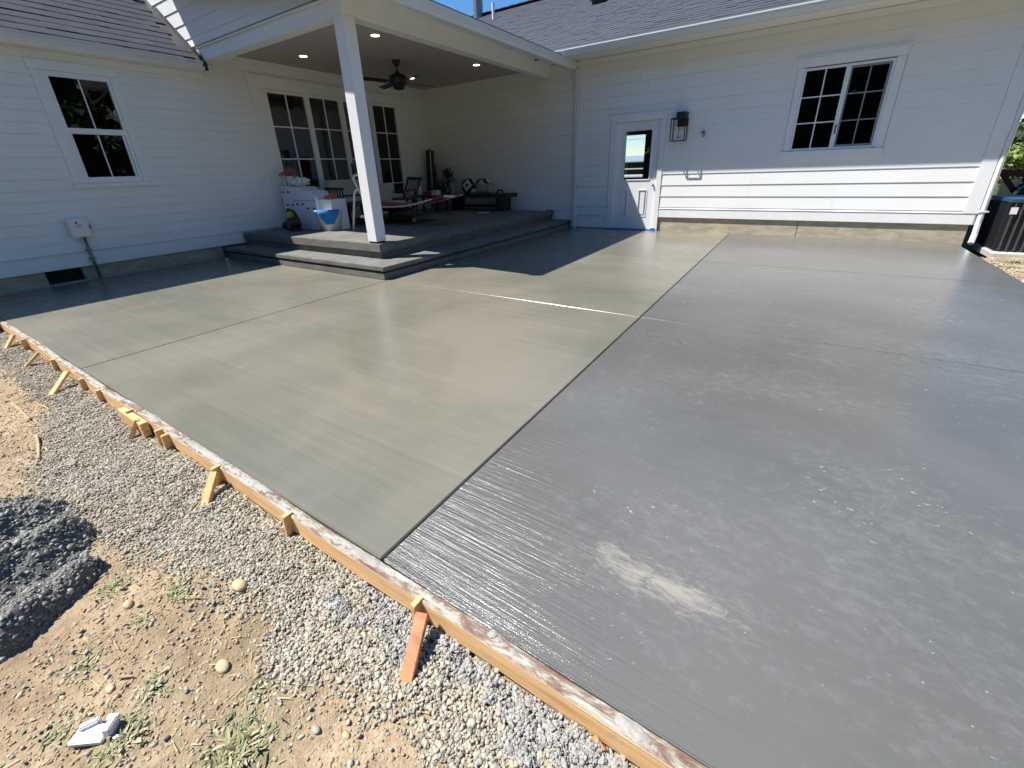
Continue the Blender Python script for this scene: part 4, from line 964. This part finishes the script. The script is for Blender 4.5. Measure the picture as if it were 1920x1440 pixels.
# daybed with pillows
db = thing('wooden_bench', 'long dark wooden bench along the porch side wall', 'bench', (-3.2, -.45, UZ))
MB().box(-4.06, -2.31, -.66, -.16, .68, .765).build('seat', 'black_wood', db, bevel=.008)
for x in (-3.95, -2.55): MB().prism([(x-.05, UZ+.001), (x+.05, UZ+.001), (x+.09, .679), (x-.09, .679)], 'y', -.62, -.20).build('leg', 'black_wood', db) if False else MB().add([(x-.05, -.62, UZ+.001), (x+.05, -.62, UZ+.001), (x+.09, -.62, .679), (x-.09, -.62, .679), (x-.05, -.20, UZ+.001), (x+.05, -.20, UZ+.001), (x+.09, -.20, .679), (x-.09, -.20, .679)], [(0,1,2,3),(7,6,5,4),(0,4,5,1),(1,5,6,2),(2,6,7,3),(3,7,4,0)]).build('leg', 'black_wood', db)
MB().bar((-3.95, -.41, .48), (-2.55, -.41, .48), .05, .07).build('stretcher', 'black_wood', db)
def pillow(x, y, z, w_, h, mat, lab, rz=0, tilt=-.25):
    m = MB(); n_ = 12; V = []; F = []
    for s_ in (-1, 1):
        for j in range(n_+1):
            for i in range(n_+1):
                u, v = i/n_*2-1, j/n_*2-1; t_ = .075*(max(0, (1-u*u)*(1-v*v)))**.45; V.append((u*w_/2*(1-.06*(1-v*v) if abs(u) == 1 else 1), s_*t_, v*h/2))
    k = (n_+1)**2
    for s_ in (0, 1):
        for j in range(n_):
            for i in range(n_):
                a = s_*k+j*(n_+1)+i; F.append((a, a+1, a+n_+2, a+n_+1))
    o = m.add(V, F).build('pillow', mat, smooth=True); o.location = (x, y, z+h/2); o.rotation_euler = (tilt, 0, rz)
    tag(o, lab, 'pillow', 'pillows on the wooden bench')
pillow(-3.60, -.36, .770, .42, .34, 'pillow_diamond', 'black and cream diamond pattern pillow on the wooden bench')
pillow(-3.24, -.27, .770, .42, .33, 'pillow_diamond', 'half hidden black and cream pillow behind the striped one', 0, -.2)
pillow(-3.08, -.42, .768, .52, .22, 'pillow_stripe', 'narrow striped pillow at front of the wooden bench')
tag(MB().tube([(-2.72, -.45, .768), (-2.66, -.45, .83), (-2.56, -.45, .84), (-2.54, -.42, .78)], .02, 8).build('black_bag', 'black_cloth', smooth=True), 'small black looped bag on the right end of bench', 'bag')
tag(MB().obox((-2.72, -.98, UZ+.006), (1, .2, 0), (-.2, 1, 0), (0, 0, 1), .13, .07, .004).build('paper', 'white_cloth'), 'white paper lying on the landing before the bench', 'paper')
tag(MB().obox((-2.05, -.28, UZ+.010), (1, .05, 0), (-.05, 1, 0), (0, 0, 1), .30, .03, .008).build('white_batten', 'white_cloth'), 'thin pale strip on the landing along the side wall', 'strip')
tag(MB().obox((-1.62, -.30, UZ+.012), (1, -.12, 0), (.12, 1, 0), (0, 0, 1), .14, .035, .009).build('white_rag', 'white_cloth'), 'pale rag at the right end of the landing', 'rag')
ball = MB(); ball.add([(-2.95+v[0]*.045, -3.0+v[1]*.045, UZ+.046+v[2]*.045) for v in ICO2[0]], [tuple(f) for f in ICO2[1]])
tag(ball.build('toy_ball', 'yellow_plastic', smooth=True), 'small yellow ball on the landing under the hammock', 'ball')
bsk = thing('woven_basket', 'dark round basket under the hammock beside the bench', 'basket', (-3.35, -2.9, UZ))
MB().lathe([(.20, .002), (.26, .12), (.27, .24), (.25, .25), (.22, .06)], (-3.35, -2.9, UZ), 20).build('basket', 'brown_wood', bsk, smooth=True)
tag(MB().box(-3.9, -2.75, -3.35, -2.45, UZ+.001, UZ+.010).build('floor_mat', 'black_cloth', bevel=.003), 'dark mat on the landing under the hammock', 'mat')
sb = thing('leafy_pot_plant', 'low dark bushy pot plant left of the tall bench pillow', 'potted plant', (-4.28, -.62, UZ))
MB().lathe([(.09, .001), (.13, .20), (.11, .202)], (-4.28, -.62, UZ), 16).build('pot', 'pot_clay', sb, smooth=True)
q = []
for i in range(260):
    v = Vector((random.gauss(0, 1), random.gauss(0, 1), random.gauss(0, 1))).normalized(); c = Vector((-4.28, -.62, UZ+.44))+v*random.uniform(.08, .27); a = Vector((random.uniform(-1, 1), random.uniform(-1, 1), random.uniform(-1, 1))).normalized()*.05; b = a.orthogonal().normalized()*.02
    q.append([list(c-a), list(c-b), list(c+a), list(c+b)])
quads('leaves', np.array(q), 'leaf_dark', rng.uniform(0, .8, len(q)), sb, (-4.28, -.62, UZ))
# tall closed umbrella in the corner
um = thing('closed_umbrella', 'tall dark closed umbrella with a pale edge leaning in corner', 'umbrella', (-4.86, -.26, UZ))
MB().tube([(-4.93, -.30, UZ+.02), (-4.88, -.24, 1.84)], .02, 8).build('pole', 'black_metal', um)
MB().tube([(-4.93, -.28, .62), (-4.92, -.27, .9), (-4.90, -.25, 1.4), (-4.88, -.24, 1.80)], .115, 12, .85).build('canopy', 'black_cloth', um, smooth=True)
MB().tube([(-4.815, -.35, .70), (-4.79, -.33, 1.77)], .014, 6).build('pale_edge', 'white_cloth', um)
# potted palm
pm = thing('potted_palm', 'dark spiky potted palm in front of the porch side wall', 'potted plant', (-4.08, -.55, UZ))
MB().lathe([(.10, .001), (.145, .22), (.15, .26), (.12, .262)], (-4.08, -.55, UZ), 18).build('pot', 'pot_clay', pm, smooth=True)
MB().tube([(-4.08, -.55, UZ+.25), (-4.07, -.55, .85), (-4.09, -.54, 1.12)], .022, 8, .7).build('stem', 'bark', pm)
q = []
for i in range(150):
    a = random.uniform(0, 6.28); el = random.uniform(-.5, 1.35); l = random.uniform(.24, .44); d = Vector((math.cos(a)*math.cos(el), math.sin(a)*math.cos(el), math.sin(el))); s_ = Vector((-math.sin(a), math.cos(a), 0))*.017
    p0 = Vector((-4.09, -.54, 1.12)); p1 = p0+d*l*.55; p2 = p1+(d+Vector((0, 0, -.55)))*l*.42
    q += [[p0-s_*.4, p0+s_*.4, p1+s_, p1-s_], [p1-s_, p1+s_, p2+s_*.1, p2-s_*.1]]
quads('fronds', np.array([[list(v) for v in f] for f in q]), 'leaf_dark', rng.uniform(0, .7, len(q)), pm, (-4.08, -.55, UZ))
p2_ = thing('small_palm', 'smaller dark plant behind the potted palm near the corner', 'potted plant', (-4.55, -.5, UZ))
MB().lathe([(.07, .001), (.10, .18), (.08, .182)], (-4.55, -.5, UZ), 16).build('pot', 'pot_clay', p2_, smooth=True)
MB().tube([(-4.55, -.5, UZ+.17), (-4.55, -.48, 1.35)], .010, 6).build('stem', 'bark', p2_)
q = []
for i in range(110):
    a = random.uniform(0, 6.28); el = random.uniform(-.3, 1.3); l = random.uniform(.08, .17); d = Vector((math.cos(a)*math.cos(el), math.sin(a)*math.cos(el), math.sin(el))); s_ = Vector((-math.sin(a), math.cos(a), 0))*.012; p0 = Vector((-4.55, -.48, random.uniform(.85, 1.40)))
    q.append([p0-s_*.3, p0+s_*.3, p0+d*l+s_, p0+d*l-s_])
quads('leaves', np.array([[list(v) for v in f] for f in q]), 'leaf_dark', rng.uniform(0, .7, len(q)), p2_, (-4.55, -.5, UZ))
# side table with bottles and boxes
tb = thing('side_table', 'low dark side table behind the hammock', 'table', (-4.25, -1.05, UZ))
MB().box(-4.72, -3.85, -1.28, -.84, .735, .765).build('tabletop', 'black_wood', tb, bevel=.004)
for x in (-4.68, -3.89):
    for y in (-1.24, -.88): MB().box(x-.02, x+.02, y-.02, y+.02, UZ+.001, .734).build('leg', 'black_wood', tb)
bo = thing('spray_bottle', 'white bottle with a red cap on the side table', 'bottle', (-4.60, -1.05, .766))
MB().lathe([(.045, 0), (.05, .02), (.05, .19), (.03, .23)], (-4.60, -1.05, .766), 14).build('bottle', 'white_bin', bo, smooth=True); MB().lathe([(.03, .231), (.03, .31), (.022, .312)], (-4.60, -1.05, .766), 12).build('cap', 'red_plastic', bo)
tag(MB().box(-4.16, -3.98, -1.12, -.98, .766, .88).build('carton', 'white_cloth', bevel=.003), 'small white carton on the side table', 'box'); tag(MB().box(-4.40, -4.19, -1.16, -.92, .766, .845).build('carton', 'red_plastic', bevel=.003), 'red carton beside the white carton on side table', 'box')
# lamp glowing inside the room behind the right door panel
lp = thing('table_lamp', 'warm lit lamp seen through the right porch door panel', 'lamp', (-6.9, -.55, .38))
MB().lathe([(.10, 0), (.10, .03), (.02, .05), (.02, .95)], (-6.9, -.55, .38), 12).build('lamp_base', 'dark_metal', lp); MB().lathe([(.22, .95), (.15, 1.25)], (-6.9, -.55, .38), 20).build('lamp_shade', 'room_lamp', lp)

# ---------------------------------------------------------------- beside the house: condenser, machine, trees
ac = thing('air_conditioner', 'black ribbed air conditioner unit on a concrete pad beside house corner', 'air conditioner', (6.2, -.05, -.1))
MB().box(5.78, 6.9, -.50, .65, -.14, -.055).build('pad', 'pad_concrete', ac, bevel=.008)
MB().box(5.84, 6.72, -.30, .55, -.054, .60).build('core', 'ac_black', ac)
MB().box(5.81, 6.75, -.33, .58, .601, .655).build('top_rim', 'ac_blue', ac, bevel=.015)
for i in range(12): MB().box(5.86+.075*i, 5.875+.075*i, -.335, -.301, -.04, .600).build('rib', 'ac_rib', ac)
for i in range(9): MB().box(5.805, 5.839, -.28+.095*i, -.262+.095*i, -.04, .600).build('rib', 'ac_black', ac)
MB().box(5.83, 5.90, -.342, -.337, .46, .55).build('sticker', 'sticker_white', ac)
tr = thing('farm_machine', 'dark red farm machine with a raised arm behind the house corner', 'farm machine', (8.6, 7.5, -.15))
MB().box(7.9, 10.2, 7.2, 8.6, .05, .55).build('body', 'black_metal', tr, bevel=.05)
MB().bar((7.3, 7.4, .80), (9.2, 7.4, .62), .12, .14).build('arm', 'dark_red_paint', tr); MB().bar((7.55, 7.42, .78), (8.05, 7.42, .12), .10, .10).build('arm', 'dark_red_paint', tr); MB().bar((8.3, 7.42, .70), (7.8, 7.44, .05), .08, .08).build('arm', 'dark_red_paint', tr)
fr = MB()
for a, b in (((8.0, 7.5, .55), (8.05, 7.5, 1.02)), ((8.05, 7.5, 1.02), (9.6, 7.5, 1.05)), ((9.6, 7.5, 1.05), (9.7, 7.5, .55))): fr.bar(a, b, .07, .07)
fr.build('roll_bar', 'dark_red_paint', tr); MB().box(8.1, 8.75, 7.35, 7.9, .80, .90).build('seat', 'orange_plastic', tr, bevel=.03)
for x in (8.2, 9.7): MB().tube([(x, 7.0, .22), (x, 7.25, .22)], .36, 20).build('wheel', 'black_metal', tr)
def tree(x, y, h, r, lab, mat='leaf_green', n_=3600, leaf=.16, trunk=True, group=None, squat=1.0, low=.28, name='tree', cat='tree', seed=1, z=-.19):
    rr = random.Random(seed); t = thing(name, lab, cat, (x, y, z), group)
    b = MB(); th = h*.35
    b.tube([(x, y, z), (x+.03*h*.1, y, z+th*.6), (x, y+.02*h, z+th), (x, y, z+h*.8)], .028*h, 8, .25)
    for k in range(7):
        a = rr.uniform(0, 6.28); z0 = z+th*rr.uniform(.7, 1.6); b.tube([(x, y, z0), (x+math.cos(a)*r*.4, y+math.sin(a)*r*.4, z0+h*.10), (x+math.cos(a)*r*.75, y+math.sin(a)*r*.75, z0+h*.22)], .011*h, 6, .3)
    b.build('trunk', 'bark', t)
    cl = []
    for _ in range(46):
        a = rr.uniform(0, 6.28); u = rr.random(); zz = low+(1-low)*u; pr__ = max(0, math.sin(min(1, (zz-low+.10)/(1.10-low))*math.pi))**.55; d = r*pr__*math.sqrt(rr.random()); cl.append((x+d*math.cos(a), y+d*math.sin(a), z+h*zz*squat+0, r*rr.uniform(.16, .34), rr.uniform(-.25, .25)))
    q = np.empty((n_, 4, 3)); ti = np.empty(n_); g = np.random.default_rng(seed)
    idx = g.integers(0, len(cl), n_); CC = np.array(cl)[idx]
    dv = g.normal(0, 1, (n_, 3)); dv /= np.linalg.norm(dv, axis=1, keepdims=True); c = CC[:, :3]+dv*(CC[:, 3:4]*g.uniform(.35, 1.1, (n_, 1)))*np.array((1.15, 1.15, .75))
    a = g.normal(0, 1, (n_, 3)); a /= np.linalg.norm(a, axis=1, keepdims=True); bb = np.cross(a, g.normal(0, 1, (n_, 3))); bb /= np.linalg.norm(bb, axis=1, keepdims=True)
    s = leaf*g.uniform(.6, 1.2, (n_, 1)); a *= s; bb *= s*.6
    q[:, 0], q[:, 1], q[:, 2], q[:, 3] = c-a, c-bb, c+a, c+bb
    quads('crown', q, mat, np.clip(.5+CC[:, 4]+g.normal(0, .18, n_), 0, 1), t, (x, y, z)); return t
tree(11.6, 15.5, 5.2, 1.9, 'leafy green tree nearest behind the farm machine', 'leaf_green', 5200, .13, seed=3, group='trees beyond the house corner')
tree(14.6, 19.5, 6.8, 2.2, 'taller dark tree farther behind the house corner', 'leaf_dark', 5200, .16, seed=4, group='trees beyond the house corner')
tree(12.6, 22.5, 5.0, 1.7, 'small dark tree left behind the house corner', 'leaf_dark', 4200, .15, seed=5, group='trees beyond the house corner')
tree(9.6, 11.8, 1.75, 1.25, 'bright lime green bush behind the farm machine', 'leaf_lime', 3600, .08, seed=6, name='bush', cat='bush')
# trees across the yard, seen only as reflections in the windows
i = 0
for x, y, h in ((-9, -34, 13), (-2, -38, 14), (5, -36, 13), (11, -33, 15), (18, -36, 13), (26, -30, 14), (30, -18, 12), (32, -7, 13), (31, 4, 12), (-18, -36, 12), (1.5, -45, 15), (8, -44, 16), (14.5, -43, 16), (-5.5, -45, 15), (22, -42, 15)):
    i += 1; tree(x, y, h, 5.2, 'broad dark tree across the yard, mirrored in the window panes', 'leaf_green', 9500, .70, seed=20+i, low=.02, group='trees mirrored in the windows')
# what the open garage shows through the side door glass
sh = thing('shed', 'low open shed with pale blue metal roof seen through side door', 'shed', (-13, 40, -.19))
MB().add([(-22, 39, 1.66), (-6, 39, 1.66), (-6, 44, 2.28), (-22, 44, 2.28), (-22, 39, 1.56), (-6, 39, 1.56), (-6, 44, 2.18), (-22, 44, 2.18)], [(0,1,2,3),(7,6,5,4),(0,4,5,1),(1,5,6,2),(2,6,7,3),(3,7,4,0)]).build('roof', 'roof_metal', sh)
MB().box(-21.8, -6.2, 43, 43.2, -.19, 2.1).build('wall', 'brown_wood', sh)
for x in (-21.5, -17, -13.6, -10.3, -6.5): MB().box(x-.1, x+.1, 39.2, 39.4, -.19, 1.56).build('post', 'brown_wood', sh)
tl = thing('trailer', 'white trailer with pale rails seen through the side door', 'trailer', (-6, 18, -.19))
MB().box(-8.2, -4.2, 17.6, 19.6, .62, .72).build('deck', 'white_tube', tl); MB().box(-8.2, -4.2, 17.55, 17.62, 1.05, 1.11).build('rail', 'white_tube', tl)
for x in (-8.1, -6.2, -4.3): MB().box(x-.03, x+.03, 17.56, 17.62, .72, 1.05).build('rail_post', 'white_tube', tl)
for x in (-7, -5.6): MB().tube([(x, 17.5, .15), (x, 17.75, .15)], .34, 18).build('wheel', 'black_metal', tl)
pl = thing('power_pole', 'thin power pole with a wire seen through the side door', 'power pole', (-12.4, 45.5, -.19))
MB().tube([(-12.4, 45.5, -.19), (-12.4, 45.5, 4.6)], .09, 6).build('pole', 'bark', pl); MB().tube([(-30, 45.5, 3.9), (-12.4, 45.5, 4.1), (8, 45.5, 3.9)], .02, 4).build('wire', 'black_metal', pl)
